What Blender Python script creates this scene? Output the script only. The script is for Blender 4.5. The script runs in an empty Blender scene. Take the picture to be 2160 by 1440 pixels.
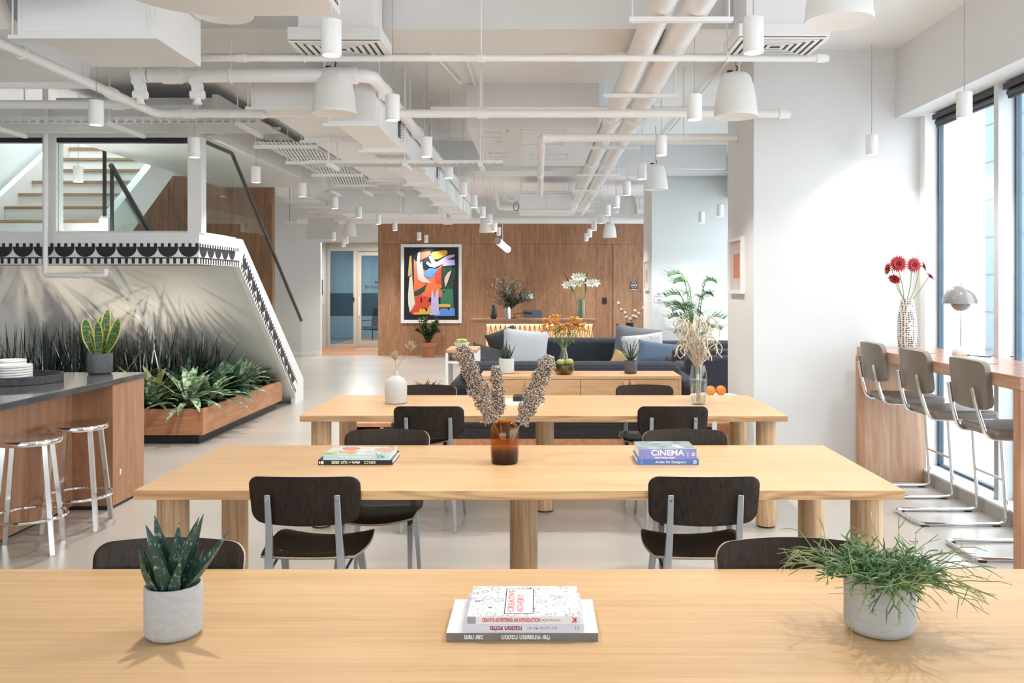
import bpy, bmesh, math, random
from mathutils import Vector, Matrix
random.seed(7)
C = bpy.context.scene.collection
SC = bpy.context.scene
PI = math.pi

# ------------------------------------------------------------------ camera, world, exposure
cam_data = bpy.data.cameras.new('camera')
cam = bpy.data.objects.new('camera', cam_data)
C.objects.link(cam)
SC.camera = cam
F = 1855.0                      # focal length in pixels of a 2160 px wide frame
EYE = 1.56
VPX, VPY = 1137.0, 605.0
cam_data.sensor_fit = 'HORIZONTAL'
cam_data.sensor_width = 36.0
cam_data.lens = F / 2160.0 * 36.0
cam_data.shift_x = (1080.0 - VPX) / 2160.0
cam_data.shift_y = -(720.0 - VPY) / 2160.0
cam_data.clip_start = 0.05
cam_data.clip_end = 200
cam.location = (0, 0, EYE)
cam.rotation_euler = (PI / 2, 0, 0)

w = bpy.data.worlds.new('sky')
SC.world = w
w.use_nodes = True
wb = w.node_tree.nodes['Background']
wb.inputs[0].default_value = (0.90, 0.955, 1.0, 1)
wb.inputs[1].default_value = 3.0
SC.view_settings.view_transform = 'Standard'
SC.view_settings.look = 'None'
SC.view_settings.gamma = 1.0
SC.view_settings.exposure = 1.06
SC.cycles.use_denoising = True
SC.cycles.use_adaptive_sampling = True
SC.cycles.adaptive_threshold = 0.035
SC.cycles.max_bounces = 8
SC.cycles.diffuse_bounces = 5
SC.cycles.glossy_bounces = 3
SC.cycles.transmission_bounces = 6
SC.cycles.transparent_max_bounces = 12
SC.cycles.caustics_reflective = False
SC.cycles.caustics_refractive = False
SC.cycles.sample_clamp_indirect = 6.0
PENDANT_W = 19.0                # power of one pendant spot
WARM = (1.0, 0.965, 0.92)

def at(px, py, Y):
    """point of the place at distance Y seen at a pixel of the 2160x1440 frame (used for measuring only)"""
    return Vector(((px - VPX) * Y / F, Y, EYE - (py - VPY) * Y / F))
def atz(px, py, z):
    Y = F * (EYE - z) / (py - VPY)
    return Vector(((px - VPX) * Y / F, Y, z))

# ------------------------------------------------------------------ mesh helper
class MB:
    def __init__(s):
        s.v = []; s.f = []; s.m = []; s.mi = 0
    def add(s, vs, fs):
        o = len(s.v)
        s.v += [tuple(p) for p in vs]
        s.f += [tuple(i + o for i in f) for f in fs]
        s.m += [s.mi] * len(fs)
        return s
    def box(s, x0, y0, z0, x1, y1, z1):
        if x0 > x1: x0, x1 = x1, x0
        if y0 > y1: y0, y1 = y1, y0
        if z0 > z1: z0, z1 = z1, z0
        return s.add([(x0,y0,z0),(x1,y0,z0),(x1,y1,z0),(x0,y1,z0),(x0,y0,z1),(x1,y0,z1),(x1,y1,z1),(x0,y1,z1)],
                     [(0,3,2,1),(4,5,6,7),(0,1,5,4),(1,2,6,5),(2,3,7,6),(3,0,4,7)])
    def cyl(s, p0, p1, r0, r1=None, n=16):
        return s.tube([p0, p1], [r0, r0 if r1 is None else r1], n)
    def tube(s, pts, r, n=8, closed=False, caps=True, phase=0.0, flat=1.0):
        pts = [Vector(p) for p in pts]
        k = len(pts)
        rs = r if isinstance(r, (list, tuple)) else [r] * k
        t0 = (pts[1] - pts[0]).normalized()
        up = Vector((0,0,1)) if abs(t0.z) < 0.9 else Vector((1,0,0))
        nrm = t0.cross(up).normalized()
        vs = []
        for i in range(k):
            if closed: t = (pts[(i+1) % k] - pts[i-1]).normalized()
            elif i == 0: t = t0
            elif i == k-1: t = (pts[-1] - pts[-2]).normalized()
            else: t = ((pts[i+1]-pts[i]).normalized() + (pts[i]-pts[i-1]).normalized()).normalized()
            nrm = (nrm - t * nrm.dot(t))
            nrm = nrm.normalized() if nrm.length > 1e-6 else t.orthogonal().normalized()
            b = t.cross(nrm)
            for j in range(n):
                a = 2*PI*j/n + phase
                vs.append(pts[i] + nrm*(math.cos(a)*rs[i]) + b*(math.sin(a)*rs[i]*flat))
        fs = []
        for i in range(k if closed else k-1):
            i2 = (i+1) % k
            for j in range(n):
                j2 = (j+1) % n
                fs.append((i*n+j, i*n+j2, i2*n+j2, i2*n+j))
        if caps and not closed:
            fs.append(tuple(range(n))[::-1]); fs.append(tuple((k-1)*n + j for j in range(n)))
        return s.add(vs, fs)
    def bar(s, pts, wx, wy):
        """flat bar: rectangular section (wx along world x, wy along y) swept through points"""
        vs = []
        for i, p in enumerate(pts):
            a = wx[i] if isinstance(wx, (list, tuple)) else wx
            b = wy[i] if isinstance(wy, (list, tuple)) else wy
            x, y, z = p
            vs += [(x-a/2,y-b/2,z),(x+a/2,y-b/2,z),(x+a/2,y+b/2,z),(x-a/2,y+b/2,z)]
        fs = [(3,2,1,0)]
        for i in range(len(pts)-1):
            o = 4*i
            for j in range(4):
                fs.append((o+j, o+(j+1)%4, o+4+(j+1)%4, o+4+j))
        o = 4*(len(pts)-1); fs.append((o,o+1,o+2,o+3))
        return s.add(vs, fs)
    def lathe(s, prof, c=(0,0,0), n=28, sx=1.0, sy=1.0):
        vs = []
        for r, z in prof:
            for j in range(n):
                a = 2*PI*j/n
                vs.append((c[0]+math.cos(a)*r*sx, c[1]+math.sin(a)*r*sy, c[2]+z))
        fs = []
        for i in range(len(prof)-1):
            for j in range(n):
                j2 = (j+1) % n
                fs.append((i*n+j, i*n+j2, (i+1)*n+j2, (i+1)*n+j))
        if prof[0][0] > 1e-5: fs.append(tuple(range(n))[::-1])
        if prof[-1][0] > 1e-5: fs.append(tuple((len(prof)-1)*n + j for j in range(n)))
        return s.add(vs, fs)
    def prism(s, poly, ax, a, b):
        def P(u, v, t):
            return (t,u,v) if ax == 'x' else ((u,t,v) if ax == 'y' else (u,v,t))
        n = len(poly)
        vs = [P(u,v,a) for u,v in poly] + [P(u,v,b) for u,v in poly]
        fs = [tuple(range(n))[::-1], tuple(range(n,2*n))]
        for i in range(n):
            j = (i+1) % n
            fs.append((i,j,n+j,n+i))
        return s.add(vs, fs)
    def poly(s, pts):
        return s.add(pts, [tuple(range(len(pts)))])
    def sphere(s, c, r, n=10, m=7, sx=1, sy=1, sz=1):
        prof = [(max(1e-6, math.sin(PI*i/m))*r, -math.cos(PI*i/m)*r*sz) for i in range(m+1)]
        return s.lathe(prof, c, n, sx, sy)
    def ico(s, c, r):
        t = (1+5**.5)/2; q = r/math.sqrt(1+t*t)
        V = [(-1,t,0),(1,t,0),(-1,-t,0),(1,-t,0),(0,-1,t),(0,1,t),(0,-1,-t),(0,1,-t),(t,0,-1),(t,0,1),(-t,0,-1),(-t,0,1)]
        return s.add([(c[0]+x*q, c[1]+y*q, c[2]+z*q) for x,y,z in V],
            [(0,11,5),(0,5,1),(0,1,7),(0,7,10),(0,10,11),(1,5,9),(5,11,4),(11,10,2),(10,7,6),(7,1,8),(3,9,4),(3,4,2),(3,2,6),(3,6,8),(3,8,9),(4,9,5),(2,4,11),(6,2,10),(8,6,7),(9,8,1)])
    def blade(s, base, az, tilt, L, W, droop=0.3, fold=0.2, n=7, prof=None, thick=0.0, twist=0.0, roll=0.0):
        """a leaf: centreline bends by droop; prof(t) is the half width factor"""
        p = Vector(base); ang = tilt
        prof = prof or (lambda t: math.sin(PI*min(1, 0.12+0.88*t))**0.7)
        h = Vector((math.cos(az), math.sin(az), 0)); side0 = Vector((-math.sin(az), math.cos(az), 0))
        rows = []
        for i in range(n+1):
            t = i/n
            d = h*math.sin(ang) + Vector((0,0,1))*math.cos(ang)
            nr = h*-math.cos(ang) + Vector((0,0,1))*math.sin(ang)
            side = side0*math.cos(roll+twist*t) + nr*math.sin(roll+twist*t)
            nr = nr*math.cos(roll+twist*t) - side0*math.sin(roll+twist*t)
            hw = W*0.5*prof(t) if i < n else W*0.01
            rows.append((p - side*hw + nr*hw*fold, p.copy() - nr*thick*prof(t)*.0, p + side*hw + nr*hw*fold, p - nr*thick*(prof(t) if i < n else .02)))
            p = p + d*(L/n); ang += droop/n
        vs = []; fs = []
        if thick:
            for a,b,c,e in rows: vs += [a,b+ (Vector((0,0,0))),c,e]
            for i in range(n):
                o = 4*i
                for u,v_ in ((0,1),(1,2),(2,3),(3,0)):
                    fs.append((o+u,o+v_,o+4+v_,o+4+u))
        else:
            for a,b,c,e in rows: vs += [a,b,c]
            for i in range(n):
                o = 3*i
                fs.append((o,o+1,o+4,o+3)); fs.append((o+1,o+2,o+5,o+4))
        return s.add(vs, fs)
    def grid(s, fn, nu, nv):
        vs = [fn(-1+2*i/nu, -1+2*j/nv) for j in range(nv+1) for i in range(nu+1)]
        fs = [(j*(nu+1)+i, j*(nu+1)+i+1, (j+1)*(nu+1)+i+1, (j+1)*(nu+1)+i) for j in range(nv) for i in range(nu)]
        return s.add(vs, fs)
    def build(s, name, mat, parent=None, smooth=True, bevel=0.0, seg=2, loc=None, recalc=True, angle=38):
        me = bpy.data.meshes.new(name)
        me.from_pydata(s.v, [], s.f)
        mats = mat if isinstance(mat, (list, tuple)) else [mat]
        for m in mats: me.materials.append(m)
        if len(mats) > 1:
            for p, i in zip(me.polygons, s.m): p.material_index = i
        if recalc:
            bm = bmesh.new(); bm.from_mesh(me)
            bmesh.ops.recalc_face_normals(bm, faces=bm.faces)
            bm.to_mesh(me); bm.free()
        if smooth:
            me.shade_smooth()
            me.set_sharp_from_angle(angle=math.radians(angle))
        o = bpy.data.objects.new(name, me)
        C.objects.link(o)
        if parent is not None: o.parent = parent
        if loc is not None: o.location = loc
        if bevel:
            b = o.modifiers.new('edge', 'BEVEL'); b.width = bevel; b.segments = seg
            b.limit_method = 'ANGLE'; b.angle_limit = math.radians(40)
        return o

def tag(o, label, cat, group=None, kind=None):
    o['label'] = label; o['category'] = cat
    if group: o['group'] = group
    if kind: o['kind'] = kind
    return o
def thing(name, label, cat, loc=(0,0,0), rz=0.0, group=None):
    o = bpy.data.objects.new(name, None)
    o.empty_display_size = 0.1
    C.objects.link(o)
    o.location = loc; o.rotation_euler = (0,0,rz)
    return tag(o, label, cat, group)
def struct(name, mb, mat, label=None, parent=None, **k):
    o = mb.build(name, mat, parent, **k)
    if parent is None:
        o['kind'] = 'structure'
        if label: o['label'] = label
    return o
def kids(o): return [c for c in bpy.data.objects if c.parent == o]
def copy_thing(o, loc, rz=None, label=None, group=None, scale=None):
    r = o.copy(); C.objects.link(r)
    r.location = loc
    if rz is not None: r.rotation_euler = (0,0,rz)
    if scale is not None: r.scale = scale if isinstance(scale, (tuple, list)) else (scale,)*3
    if label: r['label'] = label
    if group: r['group'] = group
    def rec(src, dst):
        for ch in kids(src):
            c = ch.copy(); C.objects.link(c); c.parent = dst
            rec(ch, c)
    rec(o, r)
    return r
def curve_pts(pts, n=6):
    """smooth polyline (Catmull-Rom) through the points"""
    P = [Vector(p) for p in pts]; out = []
    for i in range(len(P)-1):
        p0 = P[max(0,i-1)]; p1 = P[i]; p2 = P[i+1]; p3 = P[min(len(P)-1,i+2)]
        for k in range(n):
            t = k/n
            out.append(0.5*((2*p1)+(p2-p0)*t+(2*p0-5*p1+4*p2-p3)*t*t+(3*p1-p0-3*p2+p3)*t**3))
    out.append(P[-1]); return out
def fillet(pts, r, n=5, closed=False):
    """polyline with rounded corners"""
    P = [Vector(p) for p in pts]; out = []
    k = len(P)
    for i in range(k):
        if not closed and (i == 0 or i == k-1): out.append(P[i]); continue
        a = P[i-1]; b = P[i]; c = P[(i+1) % k]
        d1 = (a-b); d2 = (c-b)
        rr = min(r, d1.length*.49, d2.length*.49)
        s_ = b + d1.normalized()*rr; e = b + d2.normalized()*rr
        for j in range(n+1):
            t = j/n
            out.append(s_*(1-t)**2 + b*2*t*(1-t) + e*t*t)
    return out
def text_mesh(name, body, size, mat, parent, loc, rot=(PI/2,0,0), align='CENTER', width=None, depth=0.0003, bold=0.0, mirror=False, label=None):
    cu = bpy.data.curves.new(name, 'FONT')
    cu.body = body; cu.size = size; cu.align_x = align; cu.align_y = 'CENTER'
    cu.extrude = depth; cu.offset = bold
    tmp = bpy.data.objects.new(name + '_tmp', cu)
    C.objects.link(tmp)
    dg = bpy.context.evaluated_depsgraph_get(); dg.update()
    me = bpy.data.meshes.new_from_object(tmp.evaluated_get(dg))
    C.objects.unlink(tmp); bpy.data.objects.remove(tmp); bpy.data.curves.remove(cu)
    me.materials.clear(); me.materials.append(mat)
    if width and len(me.vertices):
        xs = [v.co.x for v in me.vertices]; k = width/max(1e-6, max(xs)-min(xs)); c = (max(xs)+min(xs))/2 if align == 'CENTER' else 0
        for v in me.vertices: v.co.x = (v.co.x - c)*k
    if mirror:
        for v in me.vertices: v.co.x *= -1
    o = bpy.data.objects.new(name, me); C.objects.link(o)
    o.parent = parent; o.location = loc; o.rotation_euler = rot
    if label: o['label'] = label
    return o

# ------------------------------------------------------------------ materials
def _new(name):
    m = bpy.data.materials.new(name); m.use_nodes = True
    nt = m.node_tree; b = nt.nodes['Principled BSDF']
    return m, nt, b
def _set(b, rough, metal, spec=None):
    b.inputs['Roughness'].default_value = rough; b.inputs['Metallic'].default_value = metal
    if spec is not None: b.inputs['Specular IOR Level'].default_value = spec
def rgba(c): return (c[0], c[1], c[2], 1)
def srgb(r, g, b):
    f = lambda c: (c/255/12.92) if c/255 <= 0.04045 else ((c/255+0.055)/1.055)**2.4
    return (f(r), f(g), f(b))
def paint(name, col, rough=0.5, metal=0.0, var=0.04, scale=8.0, bump=0.0, bscale=120.0, spec=None, stretch=(1,1,1), coat=0.0):
    m, nt, b = _new(name); _set(b, rough, metal, spec)
    N = nt.nodes; L = nt.links
    tc = N.new('ShaderNodeTexCoord'); mp = N.new('ShaderNodeMapping')
    mp.inputs['Scale'].default_value = stretch
    L.new(tc.outputs['Object'], mp.inputs[0])
    nz = N.new('ShaderNodeTexNoise'); nz.inputs['Scale'].default_value = scale; nz.inputs['Detail'].default_value = 3
    L.new(mp.outputs[0], nz.inputs['Vector'])
    r = N.new('ShaderNodeValToRGB')
    lo = tuple(max(0, c*(1-var)) for c in col); hi = tuple(min(1, c*(1+var)) for c in col)
    r.color_ramp.elements[0].position = .3; r.color_ramp.elements[1].position = .7
    r.color_ramp.elements[0].color = rgba(lo); r.color_ramp.elements[1].color = rgba(hi)
    L.new(nz.outputs[0], r.inputs[0]); L.new(r.outputs[0], b.inputs['Base Color'])
    if coat: b.inputs['Coat Weight'].default_value = coat
    if bump:
        n2 = N.new('ShaderNodeTexNoise'); n2.inputs['Scale'].default_value = bscale; n2.inputs['Detail'].default_value = 2
        L.new(mp.outputs[0], n2.inputs['Vector'])
        bp = N.new('ShaderNodeBump'); bp.inputs['Strength'].default_value = bump; bp.inputs['Distance'].default_value = 0.01
        L.new(n2.outputs[0], bp.inputs['Height']); L.new(bp.outputs[0], b.inputs['Normal'])
    return m
def wood(name, dark, light, axis='x', rough=0.42, grain=26.0, plank=None, spec=0.4, contrast=(.32,.68), mottled=0.25, ring=0.3):
    """grain runs along axis; plank=(length,width) adds staves of slightly different tone (axis x or z)"""
    m, nt, b = _new(name); _set(b, rough, 0, spec)
    N = nt.nodes; L = nt.links
    tc = N.new('ShaderNodeTexCoord')
    mp = N.new('ShaderNodeMapping')
    g = grain
    sc = {'x': (.9, g, g), 'y': (g, .9, g), 'z': (g, g, .9)}[axis]
    mp.inputs['Scale'].default_value = sc
    L.new(tc.outputs['Object'], mp.inputs[0])
    nz = N.new('ShaderNodeTexNoise'); nz.inputs['Scale'].default_value = 1.6; nz.inputs['Detail'].default_value = 7; nz.inputs['Distortion'].default_value = .6
    nz.inputs['Roughness'].default_value = .62
    L.new(mp.outputs[0], nz.inputs['Vector'])
    mp2 = N.new('ShaderNodeMapping'); q = g*.16
    mp2.inputs['Scale'].default_value = {'x': (.5, q, q), 'y': (q, .5, q), 'z': (q, q, .5)}[axis]
    L.new(tc.outputs['Object'], mp2.inputs[0])
    n2 = N.new('ShaderNodeTexNoise'); n2.inputs['Scale'].default_value = 1.3; n2.inputs['Detail'].default_value = 2; n2.inputs['Distortion'].default_value = 1.2
    L.new(mp2.outputs[0], n2.inputs['Vector'])
    wv = N.new('ShaderNodeMath'); wv.operation = 'MULTIPLY'; wv.inputs[1].default_value = 46.0
    L.new(n2.outputs[0], wv.inputs[0])
    sn = N.new('ShaderNodeMath'); sn.operation = 'SINE'; L.new(wv.outputs[0], sn.inputs[0])
    ml = N.new('ShaderNodeMath'); ml.operation = 'MULTIPLY_ADD'; ml.inputs[1].default_value = ring*.22; L.new(sn.outputs[0], ml.inputs[0])
    L.new(nz.outputs[0], ml.inputs[2])
    m3 = N.new('ShaderNodeMath'); m3.operation = 'MULTIPLY_ADD'; m3.inputs[1].default_value = mottled; L.new(n2.outputs[0], m3.inputs[0])
    s4 = N.new('ShaderNodeMath'); s4.operation = 'SUBTRACT'; s4.inputs[1].default_value = mottled*.5
    L.new(ml.outputs[0], m3.inputs[2]); L.new(m3.outputs[0], s4.inputs[0])
    last = s4.outputs[0]
    if plank:
        bk = N.new('ShaderNodeTexBrick')
        bk.inputs['Color1'].default_value = (.35,.35,.35,1); bk.inputs['Color2'].default_value = (.65,.65,.65,1); bk.inputs['Mortar'].default_value = (.36,.36,.36,1)
        bk.inputs['Scale'].default_value = 1.0; bk.inputs['Mortar Size'].default_value = 0.0006; bk.inputs['Bias'].default_value = 0
        bk.inputs['Brick Width'].default_value = plank[0]; bk.inputs['Row Height'].default_value = plank[1]
        if axis == 'z':
            sx = N.new('ShaderNodeSeparateXYZ'); cx = N.new('ShaderNodeCombineXYZ')
            L.new(tc.outputs['Object'], sx.inputs[0]); L.new(sx.outputs[2], cx.inputs[0]); L.new(sx.outputs[0], cx.inputs[1]); L.new(cx.outputs[0], bk.inputs['Vector'])
        else: L.new(tc.outputs['Object'], bk.inputs['Vector'])
        ad = N.new('ShaderNodeMath'); ad.operation = 'MULTIPLY_ADD'; ad.inputs[1].default_value = .55
        sb = N.new('ShaderNodeMath'); sb.operation = 'SUBTRACT'; sb.inputs[1].default_value = .275
        L.new(bk.outputs[0], ad.inputs[0]); L.new(last, ad.inputs[2]); L.new(ad.outputs[0], sb.inputs[0]); last = sb.outputs[0]
    r = N.new('ShaderNodeValToRGB')
    r.color_ramp.elements[0].position = contrast[0]; r.color_ramp.elements[1].position = contrast[1]
    r.color_ramp.elements[0].color = rgba(dark); r.color_ramp.elements[1].color = rgba(light)
    L.new(last, r.inputs[0]); L.new(r.outputs[0], b.inputs['Base Color'])
    bp = N.new('ShaderNodeBump'); bp.inputs['Strength'].default_value = .06; bp.inputs['Distance'].default_value = .003
    L.new(last, bp.inputs['Height']); L.new(bp.outputs[0], b.inputs['Normal'])
    return m
def two_sided_fresnel(N, L, ior):
    ge = N.new('ShaderNodeNewGeometry'); mr = N.new('ShaderNodeMapRange')
    mr.inputs[3].default_value = ior; mr.inputs[4].default_value = 1.0/ior
    L.new(ge.outputs['Backfacing'], mr.inputs[0])
    fr = N.new('ShaderNodeFresnel'); L.new(mr.outputs[0], fr.inputs[0])
    return fr
def clear(name, tint=(1,1,1), refl=1.0, rough=0.0, ior=1.45):
    """thin pane of glass: lets light straight through, reflects by Fresnel"""
    m, nt, b = _new(name); N = nt.nodes; L = nt.links
    N.remove(b)
    tr = N.new('ShaderNodeBsdfTransparent'); tr.inputs[0].default_value = rgba(tint)
    gl = N.new('ShaderNodeBsdfGlossy'); gl.inputs['Roughness'].default_value = rough
    fr = two_sided_fresnel(N, L, ior)
    mu = N.new('ShaderNodeMath'); mu.operation = 'MULTIPLY'; mu.inputs[1].default_value = refl
    mx = N.new('ShaderNodeMixShader')
    L.new(fr.outputs[0], mu.inputs[0]); L.new(mu.outputs[0], mx.inputs[0]); L.new(tr.outputs[0], mx.inputs[1]); L.new(gl.outputs[0], mx.inputs[2])
    L.new(mx.outputs[0], N['Material Output'].inputs[0])
    return m
def glow(name, col, strength):
    m, nt, b = _new(name)
    b.inputs['Base Color'].default_value = rgba(col)
    b.inputs['Emission Color'].default_value = rgba(col); b.inputs['Emission Strength'].default_value = strength
    return m
def perforated(name, col, sx, sy, cover=.5, axes='xy'):
    """sheet metal with rows of slots cut through"""
    m, nt, b = _new(name); N = nt.nodes; L = nt.links
    b.inputs['Base Color'].default_value = rgba(col); b.inputs['Roughness'].default_value = .45
    tc = N.new('ShaderNodeTexCoord'); bk = N.new('ShaderNodeTexBrick')
    sp = N.new('ShaderNodeSeparateXYZ'); cb = N.new('ShaderNodeCombineXYZ')
    L.new(tc.outputs['Object'], sp.inputs[0])
    for i, a in enumerate(axes): L.new(sp.outputs['xyz'.index(a)], cb.inputs[i])
    L.new(cb.outputs[0], bk.inputs['Vector'])
    bk.inputs['Scale'].default_value = 1; bk.inputs['Brick Width'].default_value = sx; bk.inputs['Row Height'].default_value = sy
    bk.inputs['Mortar Size'].default_value = min(sx, sy)*(1-cover)*.5; bk.inputs['Mortar Smooth'].default_value = 0
    tr = N.new('ShaderNodeBsdfTransparent'); mx = N.new('ShaderNodeMixShader')
    L.new(bk.outputs['Fac'], mx.inputs[0]); L.new(tr.outputs[0], mx.inputs[1]); L.new(b.outputs[0], mx.inputs[2])
    L.new(mx.outputs[0], N['Material Output'].inputs[0])
    return m
def leafy(name, dark, light, scale=30.0, rough=.45, contrast=(.4,.62), stretch=(1,1,1), trans=0.0):
    m = paint(name, dark, rough, 0, 0, scale, stretch=stretch)
    r = [n for n in m.node_tree.nodes if n.type == 'VALTORGB'][0]
    r.color_ramp.elements[0].position = contrast[0]; r.color_ramp.elements[1].position = contrast[1]
    r.color_ramp.elements[0].color = rgba(dark); r.color_ramp.elements[1].color = rgba(light)
    return m

W_WALL = paint('white_wall_paint', (.74,.745,.745), .55, var=.012, scale=1.5, bump=.05, bscale=60)
W_CEIL = paint('white_ceiling_paint', (.87,.865,.855), .7, var=.02, scale=3, bump=.6, bscale=90)
W_METAL = paint('white_coated_metal', (.86,.86,.855), .35, var=.012, scale=4)
W_PIPE = paint('white_painted_pipe', (.88,.875,.87), .3, var=.02, scale=5)
W_DUCT = paint('white_painted_duct', (.88,.88,.88), .4, var=.015, scale=2)
W_PLAST = paint('white_plastic', (.83,.83,.82), .4, var=.01)
BLACK = paint('black_paint', (.012,.012,.014), .45, var=.2)
BLKMET = paint('black_metal', (.015,.017,.018), .35, var=.2, scale=20)
CHROME = paint('polished_chrome', (.82,.83,.84), .08, 1.0, var=.02)
ALU = paint('polished_aluminium', (.80,.79,.78), .16, 1.0, var=.03, scale=14)
STEEL = paint('grey_steel', (.42,.44,.46), .32, .7, var=.05, scale=20)
OAK = wood('oiled_oak', srgb(181,144,103), srgb(205,170,127), 'x', .38, 30, plank=(1.7,.145), contrast=(.24,.76), ring=.10, mottled=.15)
OAKLEG = wood('oak_leg', srgb(168,134,98), srgb(206,172,134), 'z', .5, 34, contrast=(.3,.66))
OAKEDGE = wood('oak_edge', srgb(158,118,80), srgb(205,165,120), 'x', .5, 30, contrast=(.3,.66), ring=.6)
CHERRY = wood('cherry_veneer', srgb(158,112,84), srgb(188,142,110), 'z', .42, 12, contrast=(.28,.72), plank=(3.2,.28))
CHERRYX = wood('cherry_veneer_lengthwise', srgb(164,110,76), srgb(196,142,104), 'y', .4, 14, contrast=(.28,.72))
PALEWOOD = wood('pale_pinkish_oak', srgb(176,138,112), srgb(204,170,144), 'z', .45, 16, contrast=(.3,.7))
BARWOOD = wood('bar_top_wood', srgb(156,116,94), srgb(188,148,124), 'y', .22, 18, contrast=(.3,.7))
WALNUT = wood('walnut_panel', srgb(140,101,74), srgb(178,135,103), 'z', .5, 16, plank=(6,.42), contrast=(.28,.72))
WENGE = wood('dark_stained_ply', (.014,.009,.0065), (.034,.022,.016), 'z', .5, 60, contrast=(.35,.65), ring=.1, spec=.25)
PLY = paint('pale_plywood_edge', srgb(172,152,132), .5, var=.1, scale=60)
SIDEB = wood('sideboard_oak', srgb(184,142,102), srgb(208,168,128), 'x', .45, 22, contrast=(.3,.7))
GLASS = clear('clear_glass', (.985,.995,.99), 1.0)
WINGLASS = clear('window_glass', (.90,.925,.935), .8)
GLASSG = clear('stair_glass', (.94,.98,.965), .5)
# ------------------------------------------------------------------ the setting
def floor_material():
    m = paint('polished_concrete_floor', (.445,.414,.374), .26, var=.07, scale=.9, spec=.5, bump=.012, bscale=6)
    return m
FLOOR = floor_material()
HC = 3.53                       # ceiling height
XR = 2.96                       # inner face of the window wall
XG = 3.27                       # glass
XP = 1.783                      # inner face of the piers
struct('floor', MB().box(-8.3,-4,-.12, 3.4,20.0,0), FLOOR, 'polished beige concrete floor')
struct('floor_doorway', MB().box(-5.6,20.0,-.12, -3.2,27,0), wood('doorway_parquet', srgb(150,104,72), srgb(184,136,102), 'x', .45, 14), 'wood floor of the doorway')
struct('ground', MB().box(3.4,-20,-.35, 40,45,-.15), paint('pale_paving_outside', (.62,.64,.66), .8, var=.05, scale=.7))
cl = MB()
for x0,y0,x1,y1 in ((-8.3,-4,3.4,9.5),(-8.3,9.5,-6.15,23.2),(-4.7,9.5,3.4,20.2),(-6.15,13,-4.7,23.2)):
    cl.box(x0,y0,HC,x1,y1,HC+.2)
struct('ceiling', cl, W_CEIL, 'white sprayed concrete ceiling slab', smooth=False)
bm_ = MB().box(-8.2,5.76,3.25,1.9,6.35,HC)
struct('ceiling_beam', bm_, W_WALL, smooth=False)
struct('ceiling_beam', MB().box(-3.1,13.2,3.3,XR,13.8,HC), W_WALL, smooth=False)
# piers and window wall
for i,(y0,y1) in enumerate(((7.3,8.3),(13.9,15.0))):
    struct('wall_pier', MB().box(XP,y0,0,3.42,y1,HC), W_WALL, 'white pier between the windows', smooth=False)
struct('wall_pier', MB().box(XP+.3,.2,0,3.42,.6,HC), W_WALL, smooth=False)
FRM = paint('blue_grey_window_frame', (.055,.10,.14), .35, var=.1)
LGREY = paint('light_grey_window_mullion', (.62,.63,.64), .4, var=.03)
CURB = paint('grey_stone_curb', (.40,.38,.36), .45, var=.06, scale=20)
SILLW = paint('white_sill', (.74,.75,.76), .4)
def bay(k, y0, y1, mull):
    struct('wall_right', MB().box(XR,y0,2.96,3.42,y1,HC), W_WALL, smooth=False)
    root = bpy.data.objects.new('window_%d' % k, None); C.objects.link(root); root.location = (XG,y0,0)
    root['kind'] = 'structure'; root['label'] = 'tall full-height window in the right wall'
    inv = Matrix.Translation((-XG,-y0,0))
    def P(name, mb, mat, **kw):
        o = mb.build(name, mat, root, **kw); o.matrix_parent_inverse = inv; return o
    P('curb', MB().box(3.08,y0,0,3.12,y1,.085), CURB, smooth=False)
    P('window_sill', MB().box(3.08,y0,.085,3.42,y1,.10), SILLW, smooth=False)
    ends = [y0+.04] + mull + [y1-.08]
    P('post', MB().box(3.16,y1-.10,.10,3.30,y1,2.96), W_METAL, smooth=False)
    P('post', MB().box(3.16,y0,.10,3.30,y0+.06,2.96), W_METAL, smooth=False)
    for m in mull:
        P('mullion', MB().box(3.15,m-.03,.10,3.29,m+.03,2.96), LGREY, smooth=False)
    for a,b in zip(ends[:-1], ends[1:]):
        a += .03; b -= .02
        fr = MB()
        for q in ((a,.10,a+.03,2.96),(b-.03,.10,b,2.96),(a,.10,b,.12),(a,2.93,b,2.96)):
            fr.box(XG-.008,q[0],q[1],XG+.03,q[2],q[3])
        P('frame', fr, FRM, smooth=False)
        P('pane', MB().box(XG+.005,a+.028,.12,XG+.012,b-.03,2.92), WINGLASS, smooth=False)
    return root
bay(1, .6, 7.3, [2.0,3.0,4.0,5.02,6.06])
bay(2, 8.3, 13.9, [9.6,10.7,11.8,12.9])
bay(3, 15.0, 20.0, [16.2,17.4,18.6])
BLIND = paint('charcoal_blind', (.03,.034,.04), .5, var=.2, scale=60, stretch=(1,1,30))
for a,b,lab in ((6.12,7.08,'dark roller blind wound up at the top of the farther window pane'),
            (5.06,6.0,'dark roller blind wound up over the window pane nearer the viewer')):
    t = thing('roller_blind', lab, 'blind', (3.2,(a+b)/2,2.8))
    for nm, mb in (('cassette', MB().box(-.035,-(b-a)/2,.105,.035,(b-a)/2,.145)), ('blind_roll', MB().cyl((0,-(b-a)/2+.02,.08),(0,(b-a)/2-.02,.08),.024)),
                   ('bottom_rail', MB().box(-.012,-(b-a)/2+.02,.042,.012,(b-a)/2-.02,.058))):
        mb.build(nm, BLIND, t)
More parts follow.
